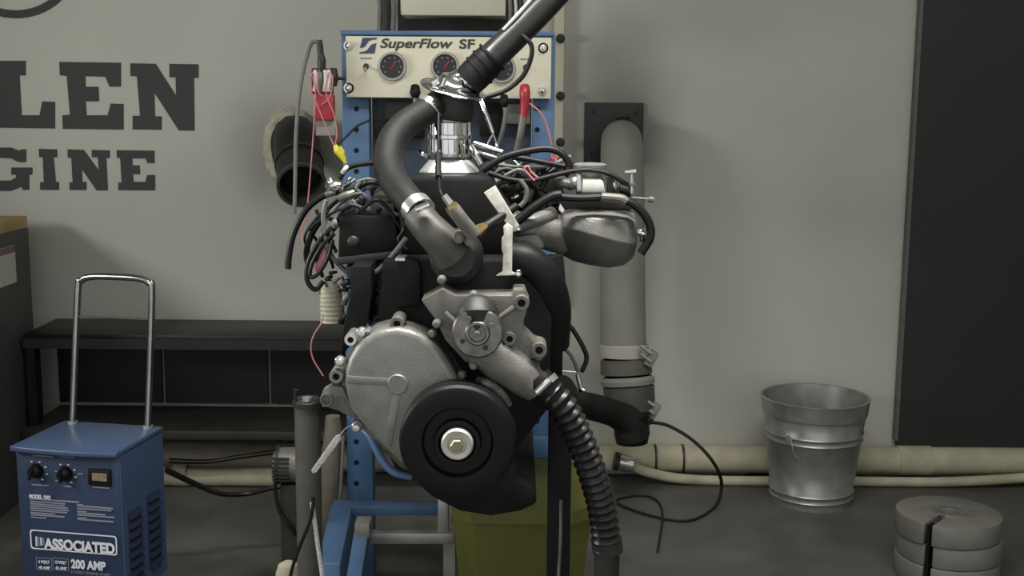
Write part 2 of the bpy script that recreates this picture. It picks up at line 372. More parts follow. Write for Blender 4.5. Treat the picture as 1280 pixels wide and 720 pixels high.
# ------------------------------------------------------------------ conduit on wall
x = P(699, 60, 4.25).x
t = thing('vertical_conduit', 'beige vertical conduit on the wall behind the gauge panel', 'conduit', (x, 4.27, 0.62))
build(G().box((x, 4.275, 1.74), (0.036, 0.045, 2.2)), 'channel', M_beige, t, bevel=0.004)
for v in (48, 120, 178):
    p = P(697, v, 4.24); build(G().lathe([(0, 0), (0.016, 0), (0.016, 0.014), (0.008, 0.016), (0.008, 0.03), (0, 0.03)], (p.x+0.01, 4.253, p.z), n=12), 'pipe_clip', M_darkmetal, t)

# ------------------------------------------------------------------ left flue
t = thing('flue_outlet', 'black stub flue pipe poking down out of the wall beside the lettering', 'pipe', P(372, 200, 4.25))
p0 = P(370, 172, 4.29); p1 = P(371, 176, 4.17); p2 = P(374, 205, 4.06); p3 = P(377, 232, 3.93); r = 30*S(p3)
M_flue = mat('black_flue_steel', (30, 30, 29), 0.5, 0.3, 0.2)
build(G().tube([p0, p1, p2, p3], r, 28, caps=False), 'pipe', M_flue, t)
ax = (p3-p2).normalized()
build(G().lathe([(r-0.006, -0.05), (r-0.006, 0.002), (r+0.003, 0.002), (r+0.003, -0.012), (r, -0.012)], p3, ax, 32), 'end_rim', mat('worn_rim_steel', (84, 83, 78), 0.45, 0.5), t)
build(G().lathe([(0, -0.12), (r-0.005, -0.12), (r-0.005, -0.03)], p3, ax, 28), 'inner_liner', mat('sooty_liner', (40, 39, 37), 0.8), t)
build(G().lathe([(r, 0), (r+0.004, 0), (r+0.004, 0.012), (r, 0.012)], p2, ax, 28), 'seam_band', M_darkmetal, t)
g = G(); nf = 40; zc_ = p0.z-0.035
def foam_pt(a, rr, y): return Vector((p0.x-0.01+math.cos(a)*rr, y, zc_+math.sin(a)*rr*1.45))
rows = []
for j, (f, y) in enumerate(((0.95, WY-0.001), (1.0, WY-0.022), (1.10, WY-0.026), (1.2, WY-0.012), (1.27, WY-0.0005))):
    rows.append([foam_pt(2*PI*i/nf, r*f*(1+(random.random()-0.5)*(0.14 if j > 1 else 0.05)+(0.12*max(0, -math.cos(2*PI*i/nf)) if j > 1 else 0)), y+random.uniform(-0.005, 0.004)*(j in (1, 2, 3))) for i in range(nf)])
g.add([p for q in rows for p in q], [(j*nf+i, j*nf+(i+1) % nf, (j+1)*nf+(i+1) % nf, (j+1)*nf+i) for j in range(4) for i in range(nf)])
build(g, 'foam_seal', M_foam, t)

# ------------------------------------------------------------------ right exhaust duct
t = thing('exhaust_duct', 'grey vertical exhaust duct bending into a black wall plate', 'duct', P(778, 470, 4.05))
a, b = P(731, 128, WY-0.012), P(803, 205, WY-0.012)
build(G().box(((a.x+b.x)/2, WY-0.0065, (a.z+b.z)/2), (b.x-a.x, 0.012, a.z-b.z)), 'wall_plate', mat('black_wall_plate', (36, 36, 35), 0.55, 0.1), t, bevel=0.002)
for u, v in ((741, 139), (738, 191), (795, 140)):
    build(G().dome(P(u, v, WY-0.0125), 0.007, 0.003), 'plate_bolt', M_darkmetal, t)
k = 28*S(P(778, 300, 4.08))
pts = [P(777, 176, 4.285), P(777, 177, 4.19), P(777.5, 190, 4.12), P(778, 225, 4.09), P(778, 330, 4.07), P(779, 446, 4.04)]
build(G().tube(pts, [k*0.93, k*0.93, k*0.95, k*0.97, k, k*1.03], 36), 'duct_pipe', M_duct, t)
build(G().tube([P(770, 147, 4.24), P(778, 145, 4.23), P(787, 147, 4.24)], 0.009, 8), 'lifting_lug', M_darkmetal, t)
q = P(780, 438, 4.04)
build(G().lathe([(k*1.03, 0), (k*1.09, 0.0), (k*1.1, 0.04), (k*1.03, 0.045)], P(780, 446, 4.04), (0, 0.1, 1), 36), 'pale_band', M_ductband, t)
build(G().lathe([(k, 0.0), (k*1.16, 0.004), (k*1.14, 0.05), (k*1.0, 0.055)], P(783, 468, 4.03), (-0.06, 0.12, 1), 36), 'rubber_sleeve', mat('grey_rubber_sleeve', (92, 90, 82), 0.6), t)
build(G().lathe([(k*0.9, 0.0), (k*1.19, 0.002), (k*1.22, 0.018), (k*1.08, 0.03)], P(785, 481, 4.02), (-0.08, 0.14, 1), 36), 'joint_ring', M_duct, t)
build(G().lathe([(0, 0), (k*1.0, 0.0), (k*1.12, 0.05), (k*1.15, 0.13), (k*1.02, 0.135)], P(789, 530, 4.0), (-0.08, 0.12, 1), 36), 'lower_pipe', mat('dark_lower_duct', (80, 79, 75), 0.55, 0.1), t)
for u, v in ((812, 440), (815, 505)):
    cl = build(G().box(P(u+2, v+8, 3.97), (0.03, 0.03, 0.055), Matrix.Rotation(0.5, 3, 'Y')), 'clamp', M_duct, t, bevel=0.004)
    for dv in (-4, 6): build(G().px([(u-12, v+dv-4, 3.95), (u+2, v+dv+6, 3.95)], 2.2, 8), 'clamp_bolt', M_steel, cl)
build(G().px([(700, 488, 2.84), (706, 496, 3.1), (711, 501, 3.45), (722, 505, 3.72), (742, 509, 3.8), (768, 517, 3.87), (786, 528, 3.9), (791, 545, 3.91)], [20, 19, 18, 17, 17, 17, 20, 22], 24), 'side_branch', M_hose, t)
build(G().lathe([(0, -0.002), (k*0.70, 0), (k*0.78, 0.03), (k*0.8, 0.1), (0, 0.1)], P(790, 553, 3.92), (-0.05, 0, 1), 28), 'drain_cap', M_rubber, t)

# ------------------------------------------------------------------ bucket
b0 = PZ(1025, 641, 0.0); sb = S(b0); rb = 50*sb; b0 = b0+Vector((0, rb, 0))
top = P(1024, 494, b0.y); h = top.z; rt = 65*S(top)
t = thing('galvanised_bucket', 'empty galvanised steel bucket standing by the wall pipe', 'bucket', (b0.x, b0.y, 0))
def R_(f): return rb+(rt-rb)*f
prof = [(0, 0.012), (rb*0.97, 0.012), (rb*0.985, 0), (rb*1.01, 0.0), (rb*1.01, 0.012)]
for f in (0.07, 0.13, 0.62, 0.68):
    prof += [(R_(f), h*f-0.004), (R_(f)+0.0045, h*f), (R_(f), h*f+0.004)]
prof += [(R_(0.84), h*0.84), (R_(0.84)+0.005, h*0.845), (R_(0.97)+0.005, h*0.97), (rt+0.006, h*0.985), (rt+0.007, h*0.995), (rt+0.003, h), (rt-0.002, h*0.995), (R_(0.8)-0.003, h*0.8), (rb*0.97, 0.018), (0, 0.018)]
build(G().lathe(prof, (b0.x, b0.y, 0), (0, 0, 1), 56), 'pail', M_galv, t, ang=60)
e = P(985, 546, b0.y-0.1); e.y = b0.y-math.sqrt(R_(0.62)**2-(e.x-b0.x)**2)-0.006
ear = build(G().box(e+Vector((0, 0.006, 0)), (0.02, 0.012, 0.03), Matrix.Rotation(-0.5, 3, 'Z')), 'handle_ear', M_steel, t, bevel=0.003)
build(G().tube([e+Vector((0, -0.008, 0.008)), e+Vector((0.006, -0.016, -0.02)), e+Vector((0.012, -0.016, -0.045)), e+Vector((0.03, -0.012, -0.075))], 0.003, 8), 'handle_wire', M_steel, t)

# ------------------------------------------------------------------ slotted weights
c0 = PZ(1187, 640, 0.19); rw = 63*S(c0); hw = 0.062
def weight_mesh():
    n = 56; a0 = math.atan2(-0.75, -0.66); hwid = 0.011; rh = 0.032
    da = math.asin(hwid/rw); dh = math.asin(hwid/rh)
    outer = [(rw*math.cos(a0+da+(2*PI-2*da)*i/n), rw*math.sin(a0+da+(2*PI-2*da)*i/n)) for i in range(n+1)]
    inner = [(rh*math.cos(a0-dh-(2*PI-2*dh)*i/20), rh*math.sin(a0-dh-(2*PI-2*dh)*i/20)) for i in range(21)]
    return outer+inner
for i, nm in enumerate(('bottom', 'middle', 'top')):
    z = i*(hw+0.002)
    dxy = ((0, 0), (0.004, 0.003), (-0.003, 0))[i]
    t = thing('slotted_weight', ('grey slotted disc weight on the floor at the bottom of the stack', 'grey slotted disc weight in the middle of the stack', 'grey slotted disc weight on top of the stack')[i], 'weight', (c0.x+dxy[0], c0.y+dxy[1], z), 'stacked slotted weights')
    o = wl(t)
    build(G().prism([o+Vector((x, y, 0.001)) for x, y in weight_mesh()], (0, 0, hw)), 'disc', M_weight, t, bevel=0.003, seg=2)
    if i == 2: build(G().lathe([(0.034, 0.0), (0.05, 0.0), (0.05, 0.004), (0.034, 0.004), (0.034, 0)], o+Vector((0, 0, hw+0.0015)), (0, 0, 1), 28), 'hub_ring', M_steel, t)
t = thing('weight_strap', 'dark strap running through the slots of the weights', 'strap', (c0.x, c0.y, 0))
aa = Vector((-0.66, -0.75, 0)).normalized()
build(G().box(Vector((c0.x, c0.y, 0))+aa*(rw*0.92)+Vector((0, 0, 0.1)), (0.03, 0.009, 0.18), Matrix.Rotation(math.atan2(aa.y, aa.x), 3, 'Z')), 'strap_band', M_black, t)

# ------------------------------------------------------------------ battery charger
CW, CD_, CH = 0.288, 0.235, 0.5
fl = P(19, 555, 3.0)
yaw = math.radians(-10.5); CH = fl.z
ch = thing('battery_charger', 'blue wheeled battery charger with chrome pull handle and printed front', 'charger', (fl.x, fl.y, 0))
ch.rotation_euler.z = yaw
WLc = WL[ch.name].copy(); WL[ch.name] = Vector((0, 0, 0))   # parts below are in charger space
zb = 0.07
g = G()
nx = 8
outl = [(0, CD_)]+[(CW*i/nx, -0.004*math.sin(PI*i/nx)) for i in range(nx+1)]+[(CW, CD_)]
g.prism([Vector((x, y, zb)) for x, y in outl], (0, 0, CH-zb-0.012))
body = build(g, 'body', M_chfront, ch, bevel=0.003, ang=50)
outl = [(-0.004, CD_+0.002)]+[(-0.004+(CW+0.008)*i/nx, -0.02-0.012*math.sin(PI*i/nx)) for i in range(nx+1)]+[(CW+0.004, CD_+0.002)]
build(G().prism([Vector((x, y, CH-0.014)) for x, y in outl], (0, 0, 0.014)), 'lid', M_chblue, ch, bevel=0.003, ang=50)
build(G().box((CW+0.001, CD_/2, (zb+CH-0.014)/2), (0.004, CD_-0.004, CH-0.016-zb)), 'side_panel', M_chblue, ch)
for cx in (0.062, 0.165):
    for k in range(11):
        z = CH-0.2-k*0.026+cx*0.12
        if z < 0.09: break
        build(G().add([(CW+0.002, cx-0.035, z), (CW+0.002, cx+0.035, z), (CW+0.002, cx+0.035, z+0.02), (CW+0.002, cx-0.035, z+0.02), (CW+0.015, cx-0.03, z+0.001), (CW+0.015, cx+0.03, z+0.001)],
              [(3, 2, 5, 4), (0, 4, 5, 1), (0, 3, 4), (1, 5, 2), (0, 1, 2, 3)]), 'louvre', mat('louvre_blue', (20, 32, 54), 0.5), ch)
def fx(u): return (u-19)/133*CW
def fz(u, v): return CH-(v-557-(u-19)*0.055)*0.00212
def fy(u): return -0.004*math.sin(PI*max(0, min(1, (u-19)/133)))-0.001
FR = lambda u, v, d=0.004: Matrix.Translation((fx(u), -0.003-d, fz(u, v))) @ Matrix.Rotation(PI/2, 4, 'X')
def fc(u, v, y=0): return Vector((fx(u), fy(u)+y, fz(u, v)))
for u, v in ((46, 590), (84, 593)):
    kb = build(G().lathe([(0, 0.024), (0.011, 0.024), (0.014, 0.02), (0.018, 0.006), (0.02, 0), (0, 0)], fc(u, v), n=20), 'knob', M_black, ch)
    build(G().box(fc(u, v, -0.026), (0.006, 0.008, 0.034), Matrix.Rotation(0.35 if u < 60 else 0, 3, 'Y')), 'pointer', M_black, kb)
    for k in range(5):
        a = -0.4+k*0.75
        build(G().box(fc(u, v, -0.0005)+Vector((math.sin(a)*0.03, 0, math.cos(a)*0.026)), (0.006, 0.002, 0.003)), 'tick_mark', M_print, ch)
mt = build(G().box(fc(128, 597), (0.062, 0.012, 0.044)), 'meter_frame', M_black, ch, bevel=0.003)
build(G().box(fc(129, 596, -0.0065), (0.04, 0.002, 0.02)), 'meter_dial', mat('meter_dial', (126, 112, 88), 0.4, 0, 0.4, 120), mt)
build(G().dome(fc(129, 569), 0.007, 0.003), 'screw', M_aludull, ch)
for u, v, wpx in ((56, 571, 26), (88, 572, 18), (50, 608, 22), (86, 609, 10), (129, 610, 22), (104, 593, 7), (73, 590, 5), (73, 602, 5)):
    build(G().box(fc(u, v, -0.0005), (wpx*CW/133, 0.002, 0.0035), Matrix.Rotation(0.0, 3, 'Y')), 'printed_line', M_printgrey, ch)
text('MODEL 6002', 'model_text', M_print, ch, FR(36, 624), 0.014, offset=0.0004, width=fx(64)-fx(36))
for k in range(9):
    u0 = 36; wd = (64, 46, 45, 49, 50, 48, 32, 44, 20)[k]
    build(G().box(fc(u0+wd/2, 627+k*2.8, -0.0005), (wd*CW/133, 0.002, 0.0036)), 'printed_line', M_printgrey, ch)
for k in range(8):
    u0 = 97; wd = (8, 46, 44, 12, 36, 48, 12, 46)[k]
    build(G().box(fc(u0+wd/2, 632+k*2.8, -0.0005), (wd*CW/133, 0.002, 0.0036)), 'printed_line', M_printgrey, ch)
# outlined name plate
def rrect(u0, v0, u1, v1, rad, n=5):
    x0, x1 = fx(u0), fx(u1); z1_, z0_ = fz((u0+u1)/2, v0), fz((u0+u1)/2, v1); q = []
    for cx, cz, a in ((x1-rad, z1_-rad, 0), (x0+rad, z1_-rad, PI/2), (x0+rad, z0_+rad, PI), (x1-rad, z0_+rad, 1.5*PI)):
        q += [(cx+rad*math.cos(a+PI/2*i/n), cz+rad*math.sin(a+PI/2*i/n)) for i in range(n+1)]
    return q
def frame(u0, v0, u1, v1, rad, th, nm, m):
    q = rrect(u0, v0, u1, v1, rad); cx = sum(x for x, z in q)/len(q); cz = sum(z for x, z in q)/len(q)
    wx = max(x for x, z in q)-cx; wz = max(z for x, z in q)-cz
    yy = lambda x: -0.0075
    o = [Vector((x, yy(x), z)) for x, z in q]; i_ = [Vector((cx+(x-cx)*(1-th/wx), yy(x), cz+(z-cz)*(1-th/wz))) for x, z in q]; n = len(q)
    build(G().add(o+i_, [(k, (k+1) % n, (k+1) % n+n, k+n) for k in range(n)]), nm, m, ch)
frame(34, 667, 147, 692, 0.008, 0.0035, 'name_plate_border', M_print)
for k in range(4): build(G().box(fc(41+k*3.2, 680, -0.0008), (0.004, 0.002, 0.026-k*0.002)), 'emblem_bar', (M_print, M_printgrey)[k % 2], ch)
text('ASSOCIATED', 'name_text', M_print, ch, FR(52, 687.5, 0.005), 0.038, offset=0.0016, width=fx(144)-fx(52))
frame(40, 700, 61, 716, 0.003, 0.0016, 'rating_border', M_printgrey); frame(62, 700, 83, 716, 0.003, 0.0016, 'rating_border', M_printgrey)
for u, a_, b_ in ((43, '6 VOLT', '40 AMP'), (65, '12 VOLT', '40 AMP')):
    text(a_, 'rating_text', M_print, ch, FR(u, 707), 0.011, offset=0.0003, width=fx(15+19)); text(b_, 'rating_text', M_print, ch, FR(u, 714.5), 0.011, offset=0.0003, width=fx(15+19))
text('200 AMP', 'rating_text', M_print, ch, FR(86, 712), 0.032, offset=0.0012, width=fx(131)-fx(86))
text('12 VOLT ENGINE START', 'rating_text', M_printgrey, ch, FR(86, 719), 0.010, width=fx(137)-fx(86))
hx0, hx1 = 0.035, CW-0.03; zt = 0.88; yb = CD_-0.02
hz = [(hx0, yb, 0.2), (hx0, yb, CH+0.005), (hx0+0.008, yb+0.045, zt-0.05), (hx0+0.018, yb+0.05, zt-0.012), (hx0+0.05, yb+0.05, zt), ((hx0+hx1)/2, yb+0.05, zt+0.002), (hx1-0.04, yb+0.05, zt), (hx1-0.006, yb+0.05, zt-0.012), (hx1+0.004, yb+0.045, zt-0.05), (hx1, yb, CH+0.005), (hx1, yb, 0.2)]
build(G().tube([Vector(p) for p in hz[1:-1]], 0.0095, 14, sub=8), 'handle', mat('worn_chrome', (150, 150, 148), 0.25, 1.0, 0.1), ch)
build(G().tube([Vector((hx0+0.004, yb+0.035, zt-0.11)), Vector((hx1+0.004, yb+0.035, zt-0.11))], 0.003, 8), 'handle_crossbar', M_darkmetal, ch)
for x in (hx0, hx1): build(G().lathe([(0, 0), (0.014, 0), (0.014, 0.006), (0, 0.006)], (x, yb, CH), (0, 0, 1), 16), 'handle_grommet', M_steel, ch)
for x in (0.02, CW-0.046):
    wh = build(G().lathe([(0, 0), (0.024, 0), (0.03, 0.002), (0.034, 0.006), (0.034, 0.02), (0.03, 0.026), (0, 0.026)], (x, CD_-0.05, 0.0345), (1, 0, 0), 28), 'wheel', M_rubber, ch)
    build(G().lathe([(0, -0.003), (0.014, -0.003), (0.016, 0), (0.016, 0.027), (0.014, 0.03), (0, 0.03)], (x, CD_-0.05, 0.0345), (1, 0, 0), 20), 'wheel_hub', M_white, wh)
for x in (0.03, CW-0.03): build(G().box((x, 0.03, 0.036), (0.03, 0.03, 0.072)), 'front_foot', M_black, ch)
WL[ch.name] = WLc
tag(build(G().px([(209, 588, 3.2), (240, 603, 3.3), (275, 617, 3.35), (310, 617, 3.4), (340, 610, 3.4), (368, 606, 3.42)], [4, 3.6, 3.2, 3.2, 3, 3], 8), 'charger_cable', M_wireblack), 'black cable looping from the battery charger towards the stand', 'cable')
tag(build(G().px([(212, 576, 4.04), (260, 577, 4.04), (300, 571, 4.04), (345, 565, 4.04)], [3.5, 3, 3, 3], 8), 'dark_line', M_wireblack), 'dark tapered line in front of the floor pipe under the shelf', 'cable')  # thin dark tapered line across the floor pipe

# ------------------------------------------------------------------ dyno stand with gauge panel
DY = 3.30
st = thing('dyno_stand', 'blue perforated steel dyno stand carrying the cream gauge panel', 'stand', (P(560, 600, DY).x, DY, 0))
s3 = SY(DY, 300)
for u0, u1 in ((430, 463), (664, 691)):
    x0, x1 = P(u0, 300, DY).x, P(u1, 300, DY).x; zt = P(560, 42, DY).z
    up = build(G().box(((x0+x1)/2, DY+0.03, zt/2), (x1-x0, 0.06, zt)), 'upright', M_blue, st, bevel=0.003)
    k = 0
    for v in range(136, 660, 26):
        p = P((u0+u1)/2+(-1 if u0 < 500 else -6), v, DY); build(G().lathe([(0, 0), (0.007, 0), (0.007, 0.0015), (0, 0.0015)], (p.x, DY, p.z), n=12), 'hole', M_black, up)
pa, pb = P(426, 39, DY), P(692, 48, DY)
build(G().box(((pa.x+pb.x)/2, DY+0.03, pa.z-0.004), (pb.x-pa.x, 0.09, 0.012)), 'top_bar', M_blue, st, bevel=0.003)
x0, x1 = P(464, 300, DY).x, P(663, 300, DY).x
a, b = P(464, 122, DY+0.05), P(663, 240, DY+0.05)
build(G().box(((x0+x1)/2, DY+0.055, (a.z+b.z)/2), (x1-x0, 0.006, a.z-b.z)), 'back_plate', M_bluedark, st)
for u0, v0, u1, v1, m in ((482, 127, 528, 150, M_darkmetal), (468, 152, 530, 172, M_black), (634, 130, 663, 155, M_aludull), (600, 128, 625, 170, M_black)):
    a, b = P(u0, v0, DY+0.03), P(u1, v1, DY+0.03)
    build(G().box(((a.x+b.x)/2, DY+0.032, (a.z+b.z)/2), (b.x-a.x, 0.04, a.z-b.z)), 'relay_box', m, st, bevel=0.002)
# foot frame
def hbox(u0, v0, u1, v1, Y, d, name, m, parent, bev=0.003):
    a, b = P(u0, v0, Y), P(u1, v1, Y)
    return build(G().box(((a.x+b.x)/2, Y+d/2, (a.z+b.z)/2), (abs(b.x-a.x), d, abs(a.z-b.z))), name, m, parent, bevel=bev)
hbox(414, 632, 556, 645, 3.16, 0.05, 'cross_rail', M_blue, st)
hbox(600, 545, 690, 573, DY-0.012, 0.01, 'gusset_plate', M_blue, st)
p = P(662, 552, DY-0.013); build(G().lathe([(0, 0), (0.009, 0), (0.009, 0.002), (0, 0.002)], (p.x, DY-0.012, p.z), n=12), 'hole', M_black, st)
a = P(413, 634, 3.16); b = P(440, 640, 3.16)
build(G().prism([Vector((a.x, 3.16, a.z)), Vector((a.x, 2.93, a.z-0.07)), Vector((a.x, 2.86, 0.0)), Vector((a.x, 3.22, 0.0)), Vector((a.x, 3.22, a.z))], (b.x-a.x, 0, 0)), 'foot_gusset', M_blue, st, bevel=0.003)
# panel
PY = DY-0.035
a, b = P(432, 45, PY), P(688.5, 123.5, PY); slope = math.tan(0)
pn = build(G().box(((a.x+b.x)/2, PY+0.012, (a.z+b.z)/2), (b.x-a.x, 0.024, a.z-b.z)), 'gauge_panel', M_beige, st, bevel=0.002)
for u, v in ((436, 57), (436, 110), (679, 60), (678, 113)):
    build(G().lathe([(0, 0.016), (0.006, 0.014), (0.010, 0.008), (0.010, 0), (0.014, 0), (0.014, -0.001), (0, -0.001)][::-1], P(u, v, PY), n=16), 'panel_bolt', M_chrome, pn)
sp = S(P(560, 84, PY))
for u, v in ((490.5, 83), (556.5, 83), (627, 86)):
    c = P(u, v, PY)
    gg = build(G().lathe([(14*sp, 0.008), (15*sp, 0.012), (17*sp, 0.012), (18*sp, 0.006), (18*sp, 0)], c, n=32), 'gauge', mat('gauge_bezel', (165, 163, 158), 0.35, 0.8), st)
    build(G().lathe([(0, 0.006), (15*sp, 0.006)], c, n=28), 'dial', M_gaugeface, gg)
    nd = build(G().box(c+Vector((0.004, -0.0075, 0.004)), (0.003, 0.001, 0.026), Matrix.Rotation(0.6, 3, 'Y')), 'needle', M_red, gg)
    for k in range(8):
        an = math.radians(-130+k*37)
        build(G().box(c+Vector((math.sin(an)*11*sp, -0.007, math.cos(an)*11*sp)), (0.004, 0.001, 0.004), Matrix.Rotation(an, 3, 'Y')), 'tick_mark', M_printgrey, gg)
for u, v in ((457.5, 83), (657.5, 84)):
    c = P(u, v, PY)
    sw = build(G().lathe([(0, 0.006), (0.006, 0.006), (0.008, 0.002), (0.008, 0), (0, 0)], c, n=14), 'toggle_switch', M_darkmetal, pn)
    build(G().cyl(c, c+Vector((0, -0.022, -0.012)), 0.0032, 10), 'toggle_lever', M_steel, sw)
    build(G().box(P(u, v-10, PY)+Vector((0, -0.0004, 0)), (0.03, 0.001, 0.004)), 'printed_line', M_printgrey, pn)
# logo: two blue halves of a square with an S shaped gap
def lp(x, y): return (449+x*20/100+(1-y/100)*2.5, 47+y*20/100)
M_logo = mat('logo_navy', (58, 66, 92), 0.5)
for pts in ([(8, 0), (100, 0), (96, 12), (70, 14), (50, 22), (42, 36), (34, 52), (20, 62), (0, 66)],
            [(100, 34), (96, 100), (0, 100), (2, 90), (30, 86), (48, 76), (58, 58), (70, 42)]):
    build(G().pxprism([lp(x, y) for x, y in pts], PY-0.001, PY+0.0005), 'logo', M_logo, pn)
def panel_text(body, u0, u1, v, size, nm):
    p = P(u0, v, PY-0.0008); 
    o = text(body, nm, M_letter, st, Matrix.Translation(p-wl(st)) @ Matrix.Rotation(-ROLL*0.3, 4, 'Y') @ Matrix.Rotation(PI/2, 4, 'X'), size, shear=0.25 if body[0] == 'S' and len(body) > 3 else 0.05, offset=0.0009, extrude=0.0005, width=P(u1, v, PY).x-p.x)
panel_text('SuperFlow', 475, 566.5, 59.5, 0.034, 'panel_lettering'); panel_text('SF', 574, 594, 60.5, 0.034, 'panel_lettering')
# glands and cables under the panel
for u, v, r0, m, rest in ((519, 116, 7, M_black, [(519, 130, 3.24), (516, 150, 3.25), (512, 172, 3.27)]), (630, 128, 6, M_black, [(632, 142, 3.24), (628, 165, 3.25), (622, 185, 3.27)])):
    build(G().px([(u, v-8, 3.25), (u, v, 3.24), (u, v+6, 3.24)], [r0*0.8, r0, r0*0.6], 14), 'cable_gland', m, st)
    build(G().px([(u, v+4, 3.24)]+rest, 3, 8), 'panel_cable', M_wiregrey, st)
build(G().px([(656, 108, 3.23), (656, 116, 3.22), (656, 130, 3.22), (654, 146, 3.22)], [6, 7, 6, 4.5], 16), 'red_gland', M_red, st)
build(G().px([(654, 144, 3.22), (651, 165, 3.22), (645, 195, 3.24)], 4.5, 10), 'panel_hose', M_wiregrey, st)
build(G().px([(660, 128, 3.22), (675, 140, 3.2), (684, 158, 3.2), (690, 186, 3.2), (689, 205, 3.2)], 1.2, 6), 'red_wire', M_redwire, st)
build(G().px([(463, 150, 3.26), (446, 158, 3.24), (432, 172, 3.22), (421, 182, 3.2)], 1.3, 6), 'black_wire', M_wireblack, st)
# absorber behind the engine
c = P(565, 520, 2.92); build(G().lathe([(0, 0), (0.13, 0), (0.15, 0.02), (0.15, 0.26), (0.13, 0.3), (0, 0.3)], (c.x, 2.9, c.z), (0, 1, 0), 36), 'absorber', M_blackpaint, st)
c = P(565, 520, 3.22); build(G().box((c.x, 3.25, c.z), (0.44, 0.1, 0.06)), 'absorber_mount', M_darkmetal, st)

# enclosure above the panel
t = thing('control_box', 'cream metal box mounted above the gauge panel', 'box', P(566, 22, 3.5))
a, b = P(500, -75, 3.45), P(632, 20, 3.45)
build(G().box(((a.x+b.x)/2, 3.53, (a.z+b.z)/2), (b.x-a.x, 0.16, a.z-b.z)), 'body', M_beige, t, bevel=0.004)
a2, b2 = P(496, -75, 3.62), P(652, 44, 3.62)
build(G().box(((a2.x+b2.x)/2, 3.64, (a2.z+b2.z)/2), (b2.x-a2.x, 0.04, a2.z-b2.z)), 'mounting_plate', M_darkmetal, t)
build(G().box(((a2.x+b2.x)/2, 3.5, pa.z+0.004), (0.2, 0.3, 0.008)), 'mounting_bracket', M_darkmetal, t)
for uu, m, rr in ((474, M_aludull, 3), (482, M_darkmetal, 6), (491, M_wiregrey, 4), (637, M_wiregrey, 2.5), (644, M_white, 2), (651, M_darkmetal, 3)):
    build(G().px([(uu+1, -60, 3.48), (uu-1, -15, 3.46), (uu+1, 10, 3.45), (uu, 39, 3.44)], rr, 10), 'control_hose', m, t)

# ------------------------------------------------------------------ red terminal block hanging left of the panel
t = thing('terminal_block', 'red plastic terminal block with pink wires hanging beside the gauge panel', 'connector', P(402, 150, 3.24))
hbox(393, 118, 417, 150, 3.22, 0.035, 'red_block', M_red, t)
hbox(389, 85, 416, 118, 3.235, 0.02, 'red_frame', mat('dark_red_plastic', (120, 40, 46), 0.4), t)
hbox(394, 150, 420, 170, 3.24, 0.006, 'pale_plate', M_duct, t)
for uu in (394, 400, 406, 411):
    build(G().px([(uu, 88, 3.225), (uu+1, 100, 3.22), (uu-1, 114, 3.225)], 2.6, 8), 'terminal_post', M_white if uu % 4 else M_aludull, t)
build(G().px([(417, 85, 3.24), (417, 97, 3.24), (417, 108, 3.24)], [4, 6.5, 4], 12), 'round_connector', M_darkmetal, t)
build(G().px([(432, 98, 3.26), (416, 98, 3.26), (400, 100, 3.26)], 2.2, 8), 'hanger', M_darkmetal, t)
build(G().px([(402, 86, 3.22), (402, 76, 3.22), (401, 68, 3.22)], [5, 5.5, 4], 14), 'fitting_nut', M_darkmetal, t)
build(G().px([(401, 70, 3.22), (400, 58, 3.22), (399, 50, 3.22)], [4, 4, 3.4], 12), 'fitting_elbow', M_darkmetal, t)
build(G().px([(400, 53, 3.22), (394, 52, 3.22), (388, 57, 3.22), (380, 85, 3.22), (374, 120, 3.22), (370, 170, 3.22), (369, 225, 3.22), (368, 268, 3.22)], 2.5, 10), 'grey_tube', M_wiregrey, t)
for pts in ([(391, 90), (387, 108), (398, 135), (408, 160), (417, 181)], [(398, 90), (397, 112), (402, 120)], [(411, 90), (408, 118), (417, 142), (421, 165), (419, 181)], [(402, 131), (412, 122), (416, 100), (413, 90)], [(391, 95), (394, 128), (385, 250), (378, 290), (384, 325)]):
    build(G().px([(u, v, 3.21) for u, v in pts], 0.85, 6), 'pink_wire', M_redwire, t)
cl = thing('alligator_clip', 'small yellow alligator clip at the end of the pink wires', 'clip', P(426, 203, 3.2))
build(G().px([(419, 181, 3.2), (422, 188, 3.2), (428, 196, 3.2), (432, 204, 3.2)], [2.4, 5, 4, 2], 12), 'clip_jaw', M_yellowclip, cl)
build(G().px([(425, 183, 3.195), (429, 190, 3.195), (428, 197, 3.195)], [1.5, 2, 1.2], 8), 'clip_lever', M_yellowclip, cl)

# ------------------------------------------------------------------ the engine
EY = 2.2
c = P(565, 640, 2.5)
en = thing('engine', 'dark V8 engine with silver timing cover and black crank damper on the stand', 'engine', (c.x, 2.5, c.z))
def ep(g, name, m, parent=None, **k): return build(g, name, m, parent or en, **k)
ep(G().pxprism([(478, 325), (655, 325), (690, 395), (686, 510), (640, 570), (500, 600), (462, 520), (470, 400)], 2.22, 2.86), 'block', M_blackpaint, bevel=0.006)
ep(G().pxprism([(505, 560), (640, 560), (646, 600), (668, 612), (672, 630), (650, 640), (613, 646), (575, 640), (540, 622), (515, 600)], 2.2, 2.8), 'oil_pan', M_blackpaint, bevel=0.008)
ep(G().pxprism([(512, 222), (612, 222), (640, 262), (642, 330), (500, 330), (498, 262)], 2.3, 2.75), 'intake_manifold', M_blackpaint, bevel=0.008)
vc = ep(G().pxprism([(424, 268), (494, 271), (500, 318), (422, 326)], 2.3, 2.8), 'valve_cover', M_blackpaint, bevel=0.008)
ep(G().pxprism([(420, 323), (500, 314), (503, 322), (421, 332)], 2.285, 2.81), 'valve_cover_rail', M_darkmetal, bevel=0.002)
ep(G().dome(P(442, 302, 2.3), 0.012, 0.006), 'breather_cap', M_darkmetal, vc)
